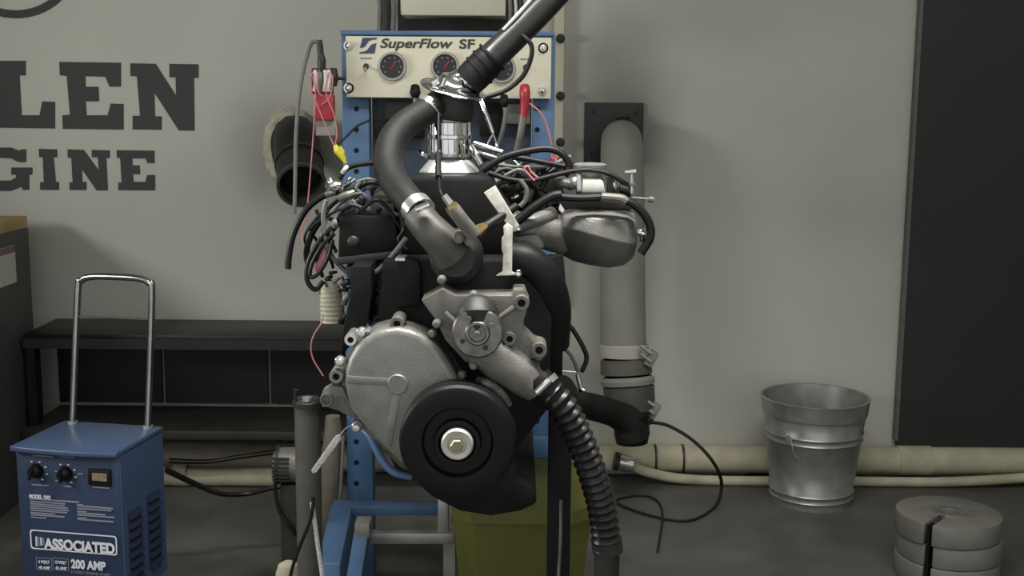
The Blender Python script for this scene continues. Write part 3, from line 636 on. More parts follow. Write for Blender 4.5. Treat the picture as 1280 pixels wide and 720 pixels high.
ep(G().pxprism([(430, 333), (503, 324), (520, 400), (448, 402)], 2.3, 2.8), 'cylinder_head', M_darkmetal, bevel=0.005)
# timing cover
TC = [(427, 478), (428, 462), (433, 446), (441, 432), (452, 421), (466, 412), (480, 408), (497, 406), (513, 409), (528, 415), (542, 425), (553, 438), (566, 458), (578, 482), (592, 515), (590, 570), (560, 592), (520, 594), (500, 584), (478, 562), (455, 538), (436, 515), (430, 497)]
tc = ep(G().pxprism(TC, 2.15, 2.225), 'timing_cover_flange', M_aludull, bevel=0.003)
cx, cy = 503, 490
tf = ep(G().pxprism([(cx+(u-cx)*0.955, cy+(v-cy)*0.955) for u, v in TC], 2.115, 2.16), 'timing_cover', M_alu, bevel=0.013, seg=4)
s2 = S(P(500, 480, 2.11))
ep(G().lathe([(13*s2, -0.004), (13*s2, 0.004), (12*s2, 0.006), (0, 0.006)], P(497, 480, 2.112), n=28), 'cover_boss', M_alu, tf)
ep(G().pxprism([(434, 470), (487, 473), (487, 482), (434, 480)], 2.1125, 2.12), 'cover_rib', M_alu, tf, bevel=0.001)
ep(G().pxprism([(491, 492), (501, 494), (489, 560), (479, 552)], 2.1135, 2.12), 'cover_rib', M_alu, tf, bevel=0.001)
def ear(u, v, r, Y, m=M_aludull, depth=0.06, parent=None, hr=0.5):
    k = S(P(u, v, Y)); o = ep(G().lathe([(0, -0.012), (r*k*hr, -0.012), (r*k*hr, 0), (r*k*0.92, 0), (r*k, -0.002), (r*k, -depth)], P(u, v, Y), n=20), 'mounting_ear', m, parent)
    ep(G().lathe([(0, -0.011), (r*k*hr*0.98, -0.011)], P(u, v, Y), n=16), 'bolt_hole', M_black, o); return o
def bolt(u, v, r, Y, m=M_steel, parent=None):
    k = S(P(u, v, Y)); ep(G().lathe([(r*k*1.15, -0.01), (r*k*1.15, 0), (r*k, 0.001), (r*k, 0.006), (r*k*0.7, 0.010), (0, 0.011)], P(u, v, Y), n=12), 'bolt', m, parent)
ear(496, 405, 9, 2.13); ear(420, 471, 9, 2.13, M_alu); ear(438, 425, 8, 2.14, M_steel)
for u, v, r in ((452, 416, 6), (425, 452, 6), (446, 534, 6), (540, 417, 5), (577, 469, 5), (461, 413, 3)): bolt(u, v, r, 2.135, M_steel if u < 470 else M_aludull)
# corner bracket
br = ep(G().pxprism([(401, 496), (404, 487), (413, 482), (428, 484), (436, 500), (447, 517), (440, 523), (424, 514), (405, 508)], 2.14, 2.165), 'corner_bracket', M_aludull, bevel=0.002)
ear(408, 500, 8.5, 2.135, M_aludull, 0.02, None, 0.7); ear(425, 501, 6, 2.136, M_aludull, 0.02, None, 0.75)
# damper
c = P(572, 552, 2.06); k = S(c)
dm = ep(G().lathe([(0, 0.0), (22*k, 0.0), (24*k, 0.012), (28*k, 0.012), (30*k, -0.004), (42*k, -0.004), (45*k, 0.008), (66*k, 0.010), (70*k, 0.008), (73*k, 0.002), (73*k, -0.012), (71*k, -0.014), (71*k, -0.018), (73*k, -0.02), (73*k, -0.045), (40*k, -0.05), (0, -0.05)], c, n=64), 'crank_damper', mat('black_damper', (14, 14, 14), 0.5, 0.0, 0.2, spec=0.25), ang=25)
hb = ep(G().lathe([(0, 0.018), (11*k, 0.018), (12*k, 0.021), (18*k, 0.022), (20*k, 0.018), (20*k, 0), (0, 0)], c, n=36), 'hub_washer', mat('pale_washer', (196, 194, 184), 0.4, 0.3), dm)
ep(G().lathe([(0, 0.03), (7*k, 0.03), (8.5*k, 0.028), (8.5*k, 0.016), (0, 0.016)], c, n=6), 'crank_bolt', mat('dull_brass', (150, 142, 112), 0.4, 0.6), dm)
# water pump
wp = ep(G().pxprism([(526, 375), (553, 361), (569, 369), (599, 369), (640, 369), (642, 362), (656, 362), (662, 378), (655, 400), (655, 414), (668, 427), (682, 432), (684, 442), (676, 452), (664, 448), (676, 462), (641, 487), (611, 465), (581, 452), (556, 425), (546, 402)], 2.13, 2.2), 'water_pump', M_aludull, bevel=0.003)
ep(G().px([(600, 430, 2.14), (625, 450, 2.135), (655, 472, 2.13), (672, 486, 2.13)], [26, 26, 24, 19], 24), 'pump_inlet', M_aludull)
ear(652, 379, 10, 2.115); ear(637, 424, 8.5, 2.112); ear(674, 438, 10, 2.11)
for u, v in ((592, 369), (592, 457), (552, 350), (546, 405)): bolt(u, v, 5, 2.12, M_aludull)
c = P(597, 415, 2.1); k = S(c)
hb = ep(G().lathe([(0, 0.012), (10*k, 0.012), (11*k, 0.016), (14*k, 0.016), (16*k, 0.012), (30*k, 0.011), (32*k, 0.007), (32*k, 0), (24*k, -0.002), (24*k, -0.05), (0, -0.05)], c, n=40), 'pump_hub', mat('machined_hub', (120, 118, 112), 0.38, 0.9, 0.3, 60), ang=25)
for a in range(4):
    an = 0.5+a*PI/2; ep(G().lathe([(0, 0.016), (3*k, 0.016), (3.4*k, 0.012), (3.4*k, 0.009)], c+Vector((math.cos(an)*21*k, 0, math.sin(an)*21*k)), n=10), 'hub_stud', M_aludull if a < 2 else M_darkmetal, hb)
ep(G().lathe([(0, 0.024), (3*k, 0.024), (4*k, 0.018), (4*k, 0.01)], c, n=10), 'shaft_tip', M_aludull, hb)
ep(G().px([(597, 397, 2.13), (597, 393, 2.12), (597, 388, 2.135)], [26, 27, 22], 24), 'pump_shoulder', M_darkmetal)
for a, b in (((617, 402), (643, 384)), ((572, 405), (556, 391)), ((630, 432), (668, 460))):
    ep(G().px([(a[0], a[1], 2.115), (b[0], b[1], 2.12)], [3, 4], 8), 'pump_rib', M_aludull)
ep(G().px([(599, 475, 2.15), (612, 481, 2.12), (626, 492, 2.11), (636, 506, 2.12)], [5, 6, 6, 5], 12), 'bypass_hose', mat('braided_grey', (110, 108, 102), 0.6, 0.3, 0.4, 200))
# thermostat housing, radiator hose
ep(G().lathe([(0, 0.02), (24*k, 0.018), (34*k, 0.004), (35*k, -0.05), (0, -0.05)], P(570, 322, 2.2), n=32), 'thermostat_base', M_darkmetal)
ep(G().px([(522, 268, 2.2), (535, 284, 2.185), (552, 302, 2.18), (566, 318, 2.19)], [20, 21, 23, 26], 24), 'thermostat_neck', mat('grey_neck_casting', (84, 83, 77), 0.5, 0.4, 0.15, 30, 0.2))
for u, v in ((573, 297), (588, 301)):
    kk = S(P(u, v, 2.15)); ep(G().lathe([(8*kk, -0.03), (8*kk, 0), (6*kk, 0.003), (4*kk, 0.003), (4*kk, 0.008), (0, 0.008)], P(u, v, 2.15), n=16), 'housing_boss', M_aludull)
ep(G().px([(548, 128, 2.44), (530, 141, 2.43), (508, 155, 2.41), (491, 175, 2.38), (485, 202, 2.34), (493, 227, 2.29), (510, 249, 2.23), (525, 266, 2.2)], [16, 17.5, 18, 18.5, 18.5, 18.5, 18.5, 18], 24), 'radiator_hose', M_hose)
cl = ep(G().px([(519, 258, 2.215), (526, 266, 2.2)], [20.5, 20.5], 24), 'hose_clamp', M_steel)
ep(G().px([(520, 262, 2.155), (537, 255, 2.155)], 4.5, 10), 'clamp_screw', M_chrome, cl)
cl = ep(G().px([(541, 132, 2.44), (536, 137, 2.435)], [18, 18], 24), 'hose_clamp', M_steel)
ep(G().px([(566, 260, 2.14), (578, 276, 2.14), (592, 294, 2.15)], [9, 9, 10], 16), 'sensor_tube', M_aludull)
ep(G().px([(563, 256, 2.14), (568, 263, 2.14)], [8, 9.5], 6), 'sensor_nut', M_brass)
ep(G().px([(555, 244, 2.14), (563, 255, 2.14)], [4, 5], 10), 'sensor_tip', M_steel)
ep(G().px([(548, 142, 2.36), (548, 180, 2.3), (549, 222, 2.2), (550, 238, 2.15), (556, 250, 2.14)], 1.6, 8), 'sensor_wire', M_wireblack)
ep(G().px([(548, 192, 2.27), (548, 222, 2.2)], 4.2, 10), 'wire_sleeve', M_rubber)
ep(G().px([(596, 292, 2.16), (600, 287, 2.16), (608, 282, 2.17)], [7, 7.5, 5], 6), 'brass_fitting', M_brass)
ep(G().px([(606, 285, 2.17), (625, 272, 2.19), (645, 258, 2.22)], [7, 6, 5], 12), 'black_fitting', M_rubber)
# pale brackets
M_bracket = mat('pale_bracket', (206, 203, 192), 0.5, 0.2, 0.3, 60)
ep(G().pxprism([(605, 241), (619, 232), (650, 284), (648, 289), (637, 290), (633, 280)], 2.19, 2.2), 'bracket_bar', M_bracket, bevel=0.001)
ep(G().pxprism([(629, 284), (634, 279), (641, 284), (640, 340), (648, 344), (620, 345), (628, 340), (629, 318), (627, 312), (627, 298), (630, 294)], 2.17, 2.185), 'bracket_post', M_bracket, bevel=0.002)
bolt(648, 342, 4, 2.165, M_chrome); bolt(648, 286, 3, 2.18, M_chrome)
# right side hoses and shields
ep(G().px([(636, 322, 2.24), (660, 328, 2.24), (680, 350, 2.25), (690, 385, 2.27), (690, 430, 2.3)], [20, 22, 24, 24, 22], 24), 'lower_coolant_hose', M_rubber)
ep(G().pxprism([(676, 322), (704, 318), (708, 360), (712, 398), (704, 420), (703, 470), (676, 475)], 2.33, 2.36), 'side_shield', M_blackpaint, bevel=0.003)
# corrugated hose
cps = [(672, 474, 2.125), (681, 484, 2.12), (702, 506, 2.12), (722, 543, 2.13), (738, 584, 2.14), (752, 632, 2.16), (759, 684, 2.17)]
ep(G().px(cps[:3], [19, 19, 16], 24), 'hose_cuff', M_rubber)
q = [P(*p) for p in cps[1:]]
ep(G().tube(q, [16.6*S(p) for p in q], 28, rib=(11.5*S(q[2]), 2.6*S(q[2]))), 'corrugated_hose', mat('ribbed_rubber', (30, 30, 30), 0.35, 0, 0.15))
cl = ep(G().px([(677, 479, 2.122), (682, 485, 2.12)], [21, 21], 24), 'hose_clamp', M_steel)
ep(G().px([(671, 491, 2.085), (688, 475, 2.085)], [4.5, 4.5], 8), 'clamp_screw', M_chrome, cl)
ep(G().px([(758, 676, 2.17), (760, 690, 2.17)], [19, 19], 24), 'hose_clamp', M_darkmetal)
e0 = P(759, 682, 2.17)
ep(G().tube([e0, e0-Vector((0, 0, 0.1)), e0-Vector((0, -0.01, 0.25))], 0.024, 20), 'coolant_pipe', M_darkmetal)
# ------ induction: base, tower, bell
TY = 2.47; uc = 562
ct = P(uc, 200, TY); kt = S(ct)
def frust(v0, v1, w0, w1, name, m, off=0):
    a, b = P(uc+off, v0, TY), P(uc+off, v1, TY); pr = []
    for p, ww in ((a, w0), (b, w1)):
        h_ = ww*kt; cc = h_*0.35
        pr.append([p+Vector((sx, sy, 0)) for sx, sy in ((-h_+cc, -h_), (h_-cc, -h_), (h_, -h_+cc), (h_, h_-cc), (h_-cc, h_), (-h_+cc, h_), (-h_, h_-cc), (-h_, -h_+cc))])
    return ep(G().loft(pr), name, m, bevel=0.002)
frust(197, 214, 23, 37, 'air_horn_base', mat('polished_aluminium', (232, 232, 228), 0.28, 0.6, 0.04))
frust(214, 223, 37, 33, 'air_horn_flange', M_alu)
base = P(uc, 198, TY)
def prof_v(lst): return [(r*kt, (198-v)*kt) for v, r in lst]
ep(G().lathe(prof_v([(199, 0), (199, 29), (195, 30), (192, 29), (191, 25), (174, 25), (173, 27.5), (169, 27.5), (168, 24.5), (154, 24), (153, 26), (150, 25), (147, 20), (147, 0)]), base, (0, 0, 1), 40), 'chrome_air_horn', M_chrome, ang=25)
for a in range(10):
    an = a*PI/5; p = base+Vector((math.cos(an)*25.5*kt, math.sin(an)*25.5*kt, 0)); ep(G().cyl(p+Vector((0, 0, 8*kt)), p+Vector((0, 0, 44*kt)), 1.6*kt, 8), 'horn_rod', M_chrome)
ep(G().lathe([(26*kt, 0), (28*kt, 6*kt), (28*kt, 34*kt), (25*kt, 40*kt), (0, 40*kt)], P(565, 150, TY), (0.05, 0, 1), 32), 'air_barrel', M_darkmetal)
ax = Vector((0.24, -0.2, 1)).normalized(); sc_ = P(566, 113, TY)
ep(G().lathe([(0, -3*kt), (34*kt, -3*kt), (40*kt, -1*kt), (42*kt, 1.5*kt), (40*kt, 4*kt), (28*kt, 6*kt), (20*kt, 11*kt), (17*kt, 18*kt), (0, 18*kt)], sc_, ax, 48), 'chrome_bell', M_chrome, ang=50)
ep(G().px([(566, 108, TY), (576, 103, TY), (590, 97, TY)], [17, 17, 16], 24), 'bell_elbow', M_chrome)
ep(G().px([(540, 104, TY-0.04), (548, 100, TY-0.04)], [5, 6], 10), 'bell_wing_nut', M_chrome); ep(G().px([(552, 108, TY-0.05), (556, 97, TY-0.05)], [5, 3], 10), 'bell_wing_nut', M_chrome)
ep(G().px([(601, 124, TY-0.04), (608, 144, TY-0.05), (616, 166, TY-0.05)], [2.8, 2.8, 2.6], 10), 'linkage_rod', M_chrome)
ep(G().px([(616, 166, TY-0.05), (624, 190, TY-0.05)], 1.5, 8), 'linkage_rod', M_chrome); ep(G().px([(616, 168, TY-0.05), (606, 186, TY-0.05)], 1.2, 8), 'linkage_rod', M_steel)
for a, b, r, m in (((593, 179), (628, 190), 3, M_chrome), ((589, 182), (602, 205), 3.2, M_chrome), ((524, 188), (531, 197), 3, M_chrome), ((642, 201), (662, 222), 2.2, M_chrome), ((598, 190), (620, 197), 2, M_steel), ((634, 252), (648, 244), 2, M_chrome), ((652, 256), (656, 246), 2, M_chrome), ((612, 250), (616, 275), 3, M_aludull), ((660, 250), (666, 232), 4, M_aludull), ((668, 235), (680, 245), 3, M_darkmetal), ((640, 214), (648, 228), 4, M_darkmetal), ((622, 214), (630, 206), 3, M_aludull), ((684, 222), (676, 236), 4, M_darkmetal), ((655, 206), (668, 212), 4, M_wiregrey), ((696, 228), (712, 230), 6, M_aludull), ((712, 232), (722, 226), 7, M_steel), ((628, 236), (640, 232), 5, M_darkmetal)):
    ep(G().px([(a[0], a[1], 2.42), ((a[0]+b[0])/2, (a[1]+b[1])/2, 2.41), (b[0], b[1], 2.41)], [r, r*1.1, r], 10), 'fitting', m)
ep(G().pxprism([(618, 225), (700, 225), (712, 262), (690, 275), (640, 262)], 2.46, 2.7), 'right_valve_cover', M_blackpaint, bevel=0.006)
# vacuum hoses on the right
for pts, r, m, Y in (
    ([(603, 213), (629, 197), (658, 189), (685, 186), (703, 193), (712, 208), (706, 220)], 4.5, M_rubber, 2.38),
    ([(640, 196), (660, 199), (680, 203), (706, 208)], 3.6, M_rubber, 2.4),
    ([(611, 216), (636, 224), (662, 226), (689, 220), (716, 214), (740, 213), (765, 219), (786, 233)], 3.2, M_rubber, 2.37),
    ([(640, 280), (652, 272), (668, 259), (689, 246), (702, 243)], 6, M_rubber, 2.33),
    ([(650, 225), (658, 237), (657, 250), (650, 258)], 3.2, M_wiregrey, 2.36),
    ([(697, 246), (725, 248), (752, 247), (775, 249), (795, 258), (810, 276), (813, 296), (801, 317)], 5.4, M_rubber, 2.34),
    ([(585, 180), (600, 196), (616, 203), (640, 208)], 2.4, M_rubber, 2.42), ([(620, 230), (634, 218), (650, 212), (662, 220)], 2.2, M_wiregrey, 2.38),
    ([(652, 44), (664, 56), (663, 75), (652, 97), (632, 113), (606, 122)], 3.0, M_rubber, 2.44),
    ([(672, 222), (664, 215), (660, 208), (656, 212), (668, 226)], 1.4, M_redwire, 2.36)):
    ep(G().px([(u, v, Y) for u, v in pts], r, 10), 'vacuum_hose' if r > 1.5 else 'pink_wire', m)
ep(G().px([(752, 246, 2.325), (775, 248, 2.325), (783, 252, 2.325)], 5.6, 10), 'hose_highlight', M_aludull)  # pale overlay stands in for the highlight on the black hose
ep(G().pxprism([(686, 198), (700, 196), (704, 214), (690, 216)], 2.46, 2.5), 'red_connector', M_red, bevel=0.003)
# exhaust / plenum casting on the right
secs = []
for u, vt, vm, vb, yf in ((700, 268, 286, 312, 2.40), (704, 263, 286, 320, 2.36), (720, 262, 288, 327, 2.335), (740, 262, 293, 331, 2.325), (765, 264, 300, 334, 2.32), (785, 265, 305, 332, 2.33), (796, 268, 307, 327, 2.35), (800, 278, 308, 318, 2.39)):
    X = P(u, 290, 2.35).x
    zz_ = lambda v, Y: P(u, v, Y).z
    secs.append([Vector((X, yf+0.055, zz_(vt, 2.38))), Vector((X, yf+0.012, zz_(vt+10, 2.34))), Vector((X, yf, zz_(vm, 2.33))), Vector((X, yf+0.03, zz_((vm+vb)/2+4, 2.36))), Vector((X, yf+0.075, zz_(vb-1, 2.4))), Vector((X, yf+0.1, zz_(vb, 2.43))), Vector((X, 2.62, zz_(vb-2, 2.5))), Vector((X, 2.66, zz_(vm, 2.5))), Vector((X, 2.62, zz_(vt, 2.38)))])
ep(G().loft(secs), 'exhaust_manifold', M_iron, ang=28, bevel=0.004)
ep(G().px([(702, 292, 2.42), (682, 290, 2.4), (660, 286, 2.38), (640, 282, 2.38)], [26, 22, 19, 17], 20), 'manifold_runner', M_iron)
ep(G().px([(690, 268, 2.4), (668, 276, 2.36), (646, 284, 2.34)], [10, 9, 8], 14), 'manifold_runner', M_iron)
ep(G().pxprism([(640, 296), (672, 292), (682, 308), (668, 320), (640, 305)], 2.34, 2.45), 'cylinder_head', M_iron, bevel=0.006)
ep(G().pxprism([(700, 254), (706, 262), (703, 268), (698, 262)], 2.33, 2.345), 'manifold_tab', M_chrome, bevel=0.001)
# throttle unit on top
c = P(737, 248, 2.42); kk = S(c)
ep(G().lathe([(0, 0), (17*kk, 0), (17*kk, 26*kk), (14*kk, 28*kk), (14*kk, 36*kk), (21*kk, 38*kk), (21*kk, 42*kk), (17*kk, 44*kk), (0, 45*kk)], c, (0, 0, 1), 32), 'throttle_body', M_alu, ang=25)
ep(G().pxprism([(729, 226), (754, 226), (757, 241), (727, 241)], 2.36, 2.4), 'throttle_block', M_white, bevel=0.003)
ep(G().pxprism([(721, 219), (726, 219), (727, 240), (721, 240)], 2.36, 2.4), 'throttle_plate', M_steel, bevel=0.001)
ep(G().pxprism([(760, 222), (768, 222), (768, 245), (760, 245)], 2.37, 2.41), 'throttle_plate', M_darkmetal, bevel=0.001)
ep(G().px([(768, 228, 2.37), (772, 243, 2.37)], [3, 3], 8), 'spring_post', M_chrome)
ep(G().px([(774, 236, 2.37), (789, 240, 2.37)], [7, 8], 12), 'tee_valve', M_rubber); ep(G().px([(790, 242, 2.36), (790, 216, 2.36)], [2.5, 2.5], 8), 'tee_valve', M_steel)
ep(G().px([(781, 216, 2.36), (795, 215, 2.36)], [2.5, 3.5], 8), 'valve_handle', M_steel); ep(G().px([(786, 230, 2.36), (794, 231, 2.36)], [3, 3], 8), 'valve_handle', M_chrome)
ep(G().px([(790, 247, 2.36), (812, 249, 2.36)], 1.6, 8), 'throttle_lever', M_steel); ep(G().px([(811, 249, 2.36), (817, 250, 2.36)], [4, 3.4], 10), 'lever_ball', M_aludull)
ep(G().px([(797, 290, 2.36), (804, 292, 2.36), (804, 302, 2.36)], [4, 6, 4], 10), 'end_fitting', M_chrome)
ep(G().pxprism([(694, 244), (795, 248), (797, 262), (700, 262)], 2.4, 2.6), 'manifold_top_plate', M_darkmetal, bevel=0.003)
# ignition wires and harness on the left
for pts, r, m, Y in (
    ([(446, 236), (424, 239), (402, 246), (382, 263), (367, 292), (361, 320), (360, 336)], 4.2, M_wireblack, 2.4),
    ([(440, 242), (420, 257), (404, 272), (390, 292), (383, 316), (386, 334)], 3.8, M_wireblack, 2.37),
    ([(408, 250), (404, 270), (407, 298), (416, 322), (434, 341)], 3.0, M_wiregrey, 2.33),
    ([(450, 228), (446, 236), (456, 245), (474, 256), (498, 270)], 2.4, M_wiregrey, 2.33),
    ([(424, 224), (432, 212), (446, 206), (470, 203)], 3.4, M_hose, 2.38),
    ([(456, 347), (474, 337), (490, 320), (508, 297)], 3.2, M_wiregrey, 2.26),
    ([(418, 292), (402, 308), (390, 330), (388, 346), (398, 342), (410, 322), (416, 300)], 2.6, M_wireblack, 2.32),
    ([(416, 284), (400, 300), (386, 326), (384, 350), (394, 362), (404, 352)], 3.2, M_wireblack, 2.33),
    ([(395, 262), (400, 270), (414, 274), (430, 278)], 2.4, M_wireblack, 2.35),
    ([(445, 236), (462, 228), (480, 232), (500, 246)], 3.0, M_wireblack, 2.34),
    ([(446, 228), (460, 224), (474, 228)], 2.6, M_wiregrey, 2.36), ([(452, 262), (470, 250), (486, 262), (500, 285)], 2.6, M_wireblack, 2.31),
    ([(500, 262), (505, 285), (498, 300), (508, 312)], 2.4, M_wireblack, 2.28), ([(426, 262), (440, 256), (456, 262), (470, 268)], 3, M_darkmetal, 2.32),
    ([(404, 394), (402, 404), (394, 416), (389, 430), (391, 448), (404, 470)], 0.9, M_redwire, 2.3)):
    ep(G().px([(u, v, Y) for u, v in pts], r, 10), 'ignition_wire' if r > 1.5 else 'pink_wire', m)
for a, b, r, m in (((424, 248), (443, 241), 5, M_aludull), ((408, 243), (418, 240), 3.5, M_aludull), ((408, 232), (424, 231), 4, M_chrome), ((412, 224), (416, 236), 3, M_chrome), ((428, 216), (434, 208), 2.6, M_white), ((438, 221), (437, 226), 2, M_chrome), ((418, 275), (420, 284), 3, M_aludull), ((462, 375), (492, 374), 5.5, M_aludull), ((467, 397), (492, 396), 3.2, M_aludull), ((478, 345), (482, 358), 3.4, M_steel), ((466, 352), (467, 348), 3, M_chrome), ((490, 348), (488, 356), 3, M_steel), ((434, 366), (430, 380), 4, M_aludull), ((462, 362), (490, 352), 3, M_darkmetal), ((430, 395), (427, 402), 5, M_black), ((428, 355), (436, 352), 4, M_darkmetal)):
    ep(G().px([(a[0], a[1], 2.3), ((a[0]+b[0])/2, (a[1]+b[1])/2, 2.295), (b[0], b[1], 2.3)], [r, r*1.08, r], 10), 'fitting', m)
ep(G().pxprism([(398, 318), (404, 308), (409, 314), (406, 330), (396, 342), (393, 334)], 2.33, 2.345), 'pink_connector', M_redwire, bevel=0.002)
q = [P(412, 352, 2.36), P(413, 360, 2.36), P(415, 380, 2.36), P(416, 403, 2.36)]
ep(G().tube(q, [8*S(q[0]), 12*S(q[0]), 15*S(q[0]), 15*S(q[0])], 24, rib=(0.009, 0.0009)), 'ribbed_canister', mat('cream_canister', (186, 182, 162), 0.5))
ep(G().pxprism([(438, 333), (464, 332), (465, 364), (460, 403), (446, 425), (430, 440), (424, 452), (430, 404), (437, 372)], 2.2, 2.3), 'accessory_bracket', M_blackpaint, bevel=0.003)
ep(G().pxprism([(494, 325), (522, 325), (526, 336), (526, 382), (494, 385)], 2.2, 2.27), 'accessory_box', M_black, bevel=0.004)
ep(G().pxprism([(494, 323), (506, 323), (506, 326), (494, 326)], 2.195, 2.25), 'accessory_clip', M_steel)
ep(G().px([(449, 536, 2.18), (462, 545, 2.16), (476, 572, 2.14), (492, 590, 2.13), (515, 597, 2.13)], [4, 5, 5, 5, 4], 12), 'blue_drain_hose', M_blue)
ep(G().pxprism([(389, 588), (419, 545), (424, 543), (427, 548), (396, 590), (391, 592)], 2.17, 2.173), 'speckled_tag', M_tag, bevel=0.0005)
ep(G().px([(424, 545, 2.17), (433, 535, 2.17), (446, 530, 2.16)], 0.8, 6), 'tag_wire', M_steel)
ep(G().px([(706, 403, 2.36), (716, 412, 2.36), (730, 436, 2.36), (733, 450, 2.36), (727, 465, 2.36)], 3, 10), 'sensor_lead', M_wireblack)
ep(G().px([(700, 432, 2.38), (712, 442, 2.38), (719, 455, 2.38), (722, 465, 2.38)], 2.4, 10), 'sensor_lead', M_wiregrey)
ep(G().px([(696, 463, 2.36), (720, 465, 2.36)], 1.8, 8), 'sensor_rod', M_chrome); ep(G().px([(722, 468, 2.36), (726, 484, 2.36), (728, 488, 2.36)], [3, 3, 5], 10), 'sensor_rod', M_chrome)

# small fittings crowding the top of the engine
rn = random.Random(21)
for (ua, va, ub, vb, nn, mats, Y) in ((425, 226, 500, 266, 26, (M_aludull, M_darkmetal, M_steel, M_wireblack), 2.34), (604, 196, 706, 262, 40, (M_aludull, M_darkmetal, M_steel, M_wireblack, M_wiregrey), 2.43), (402, 340, 436, 368, 10, (M_darkmetal, M_aludull, M_wireblack), 2.36), (466, 335, 496, 402, 10, (M_darkmetal, M_aludull, M_wireblack), 2.3)):
    for i in range(nn):
        u, v = rn.uniform(ua, ub), rn.uniform(va, vb); a = rn.uniform(0, PI); l = rn.uniform(3, 10); rr = rn.uniform(1.4, 4)
        d = (math.cos(a)*l, math.sin(a)*l); y = Y+rn.uniform(-0.02, 0.03)
        ep(G().px([(u-d[0], v-d[1], y), (u-d[0]*0.3, v-d[1]*0.3, y-0.004), (u, v, y-0.004), (u+d[0], v+d[1], y+0.006)], [rr*0.7, rr*0.7, rr, rr], 8, sub=3), 'fitting', mats[rn.randrange(len(mats))])
for i in range(9):
    u0, v0 = rn.uniform(600, 640), rn.uniform(195, 240); u1, v1 = rn.uniform(660, 715), rn.uniform(195, 255)
    ep(G().px([(u0, v0, 2.42), (u0*0.7+u1*0.3, v0*0.7+v1*0.3+rn.uniform(-14, 14), 2.40), (u0*0.3+u1*0.7, v0*0.3+v1*0.7+rn.uniform(-14, 14), 2.40), (u1, v1, 2.43)], rn.uniform(1.2, 2.6), 8), 'vacuum_hose', (M_rubber, M_wiregrey, M_rubber)[i % 3])
for i in range(7):
    u0, v0 = rn.uniform(430, 460), rn.uniform(232, 262); u1, v1 = rn.uniform(384, 425), rn.uniform(300, 350)
    ep(G().px([(u0, v0, 2.36), (u0*0.6+u1*0.4-14, v0*0.7+v1*0.3, 2.34), (u1-6, v0*0.3+v1*0.7, 2.33), (u1, v1, 2.36)], rn.uniform(1.4, 2.8), 8), 'ignition_wire', (M_wireblack, M_wiregrey, M_wireblack)[i % 3])

# ------------------------------------------------------------------ intake duct hose from above
t = thing('intake_hose', 'thick black rubber hose coming down onto the chrome bell', 'hose', P(590, 100, TY))
build(G().px([(586, 101, TY), (603, 84, TY), (622, 65, TY+0.01), (650, 38, TY+0.02), (684, 3, TY+0.03), (740, -60, TY+0.04), (800, -140, TY+0.05)], [19, 19, 18.5, 18, 18, 18, 18], 28), 'hose', mat('satin_black_hose', (34, 34, 33), 0.32, 0, 0.15), t)
build(G().px([(584, 103, TY), (593, 94, TY), (609, 78, TY), (616, 71, TY)], [20, 21, 21, 19.5], 28), 'cuff', M_rubber, t)
for u, v in ((598, 89), (606, 81), (614, 73)):
    build(G().px([(u, v, TY), (u+2.4, v-2.4, TY)], [22.5, 22.5], 28), 'rib', M_rubber, t)
build(G().px([(629, 38, TY-0.005), (645, 21, TY), (664, 0, TY+0.01), (700, -43, TY+0.02)], [2.6, 2.8, 2.8, 2.8], 10), 'highlight_bead', M_steel, t)  # bright strip modelled as the highlight on the hose's upper left edge

# ------------------------------------------------------------------ supports under the engine
def post(u, v, Y): 
    p = P(u, v, Y); return p
p = P(384, 508, 2.62); r = 16*S(p)
t = thing('support_column', 'dark grey steel column with a capped top left of the engine', 'column', (p.x, 2.62, 0))
M_col = mat('column_grey', (84, 82, 76), 0.5, 0.1, 0.12)
build(G().cyl((p.x, 2.62, 0.012), (p.x, 2.62, p.z), r, 32), 'tube', M_col, t)
cp = build(G().lathe([(0, 0), (r*1.15, 0), (r*1.15, 0.012), (r*0.9, 0.02), (0, 0.02)], (p.x, 2.62, p.z), (0, 0, 1), 32), 'cap', M_darkmetal, t)
build(G().lathe([(0, 0), (0.012, 0), (0.012, 0.008), (0.005, 0.01), (0, 0.011)], (p.x+0.004, 2.6, p.z+0.018), (0, 0, 1), 12), 'cap_nut', M_steel, cp)
build(G().px([(370, 505, 2.6), (369, 494, 2.6), (370, 487, 2.6)], [2, 2, 3.2], 10), 'cap_rod', M_darkmetal, cp)
build(G().lathe([(0, 0), (0.07, 0), (0.07, 0.012), (0, 0.012)], (p.x, 2.62, 0), (0, 0, 1), 28), 'base_plate', M_darkmetal, t)
p = P(701, 500, 2.5); s = S(p)
t = thing('engine_support_post', 'black square steel post under the right side of the engine', 'post', (p.x, 2.5, 0))
build(G().box((p.x, 2.52, p.z/2), (29*s, 0.045, p.z)), 'tube', M_blackpaint, t, bevel=0.003)
build(G().box((p.x, 2.52, 0.006), (0.12, 0.12, 0.012)), 'base_plate', M_blackpaint, t)
build(G().box((p.x-0.02, 2.52, p.z-0.01), (0.1, 0.05, 0.02)), 'top_saddle', M_blackpaint, t)
a = P(701, 625, 2.46); b = P(698, 722, 2.46)
tag(build(G().tube([a, a.lerp(b, 0.5)+Vector((0.002, 0, 0)), b, Vector((b.x, 2.44, 0.3)), Vector((b.x, 2.44, 0.003))], 0.0035, 8), 'pale_rod', M_aludull), 'thin pale rod standing against the black engine post', 'rod')
a = P(390, 628, 2.56)
tag(build(G().tube([a, P(397, 680, 2.555), P(403, 722, 2.55), P(404, 760, 2.55), Vector((P(404, 760, 2.55).x, 2.55, 0.004))], 0.005, 8), 'pale_rod', M_tag), 'pale speckled rod leaning against the grey column', 'rod')
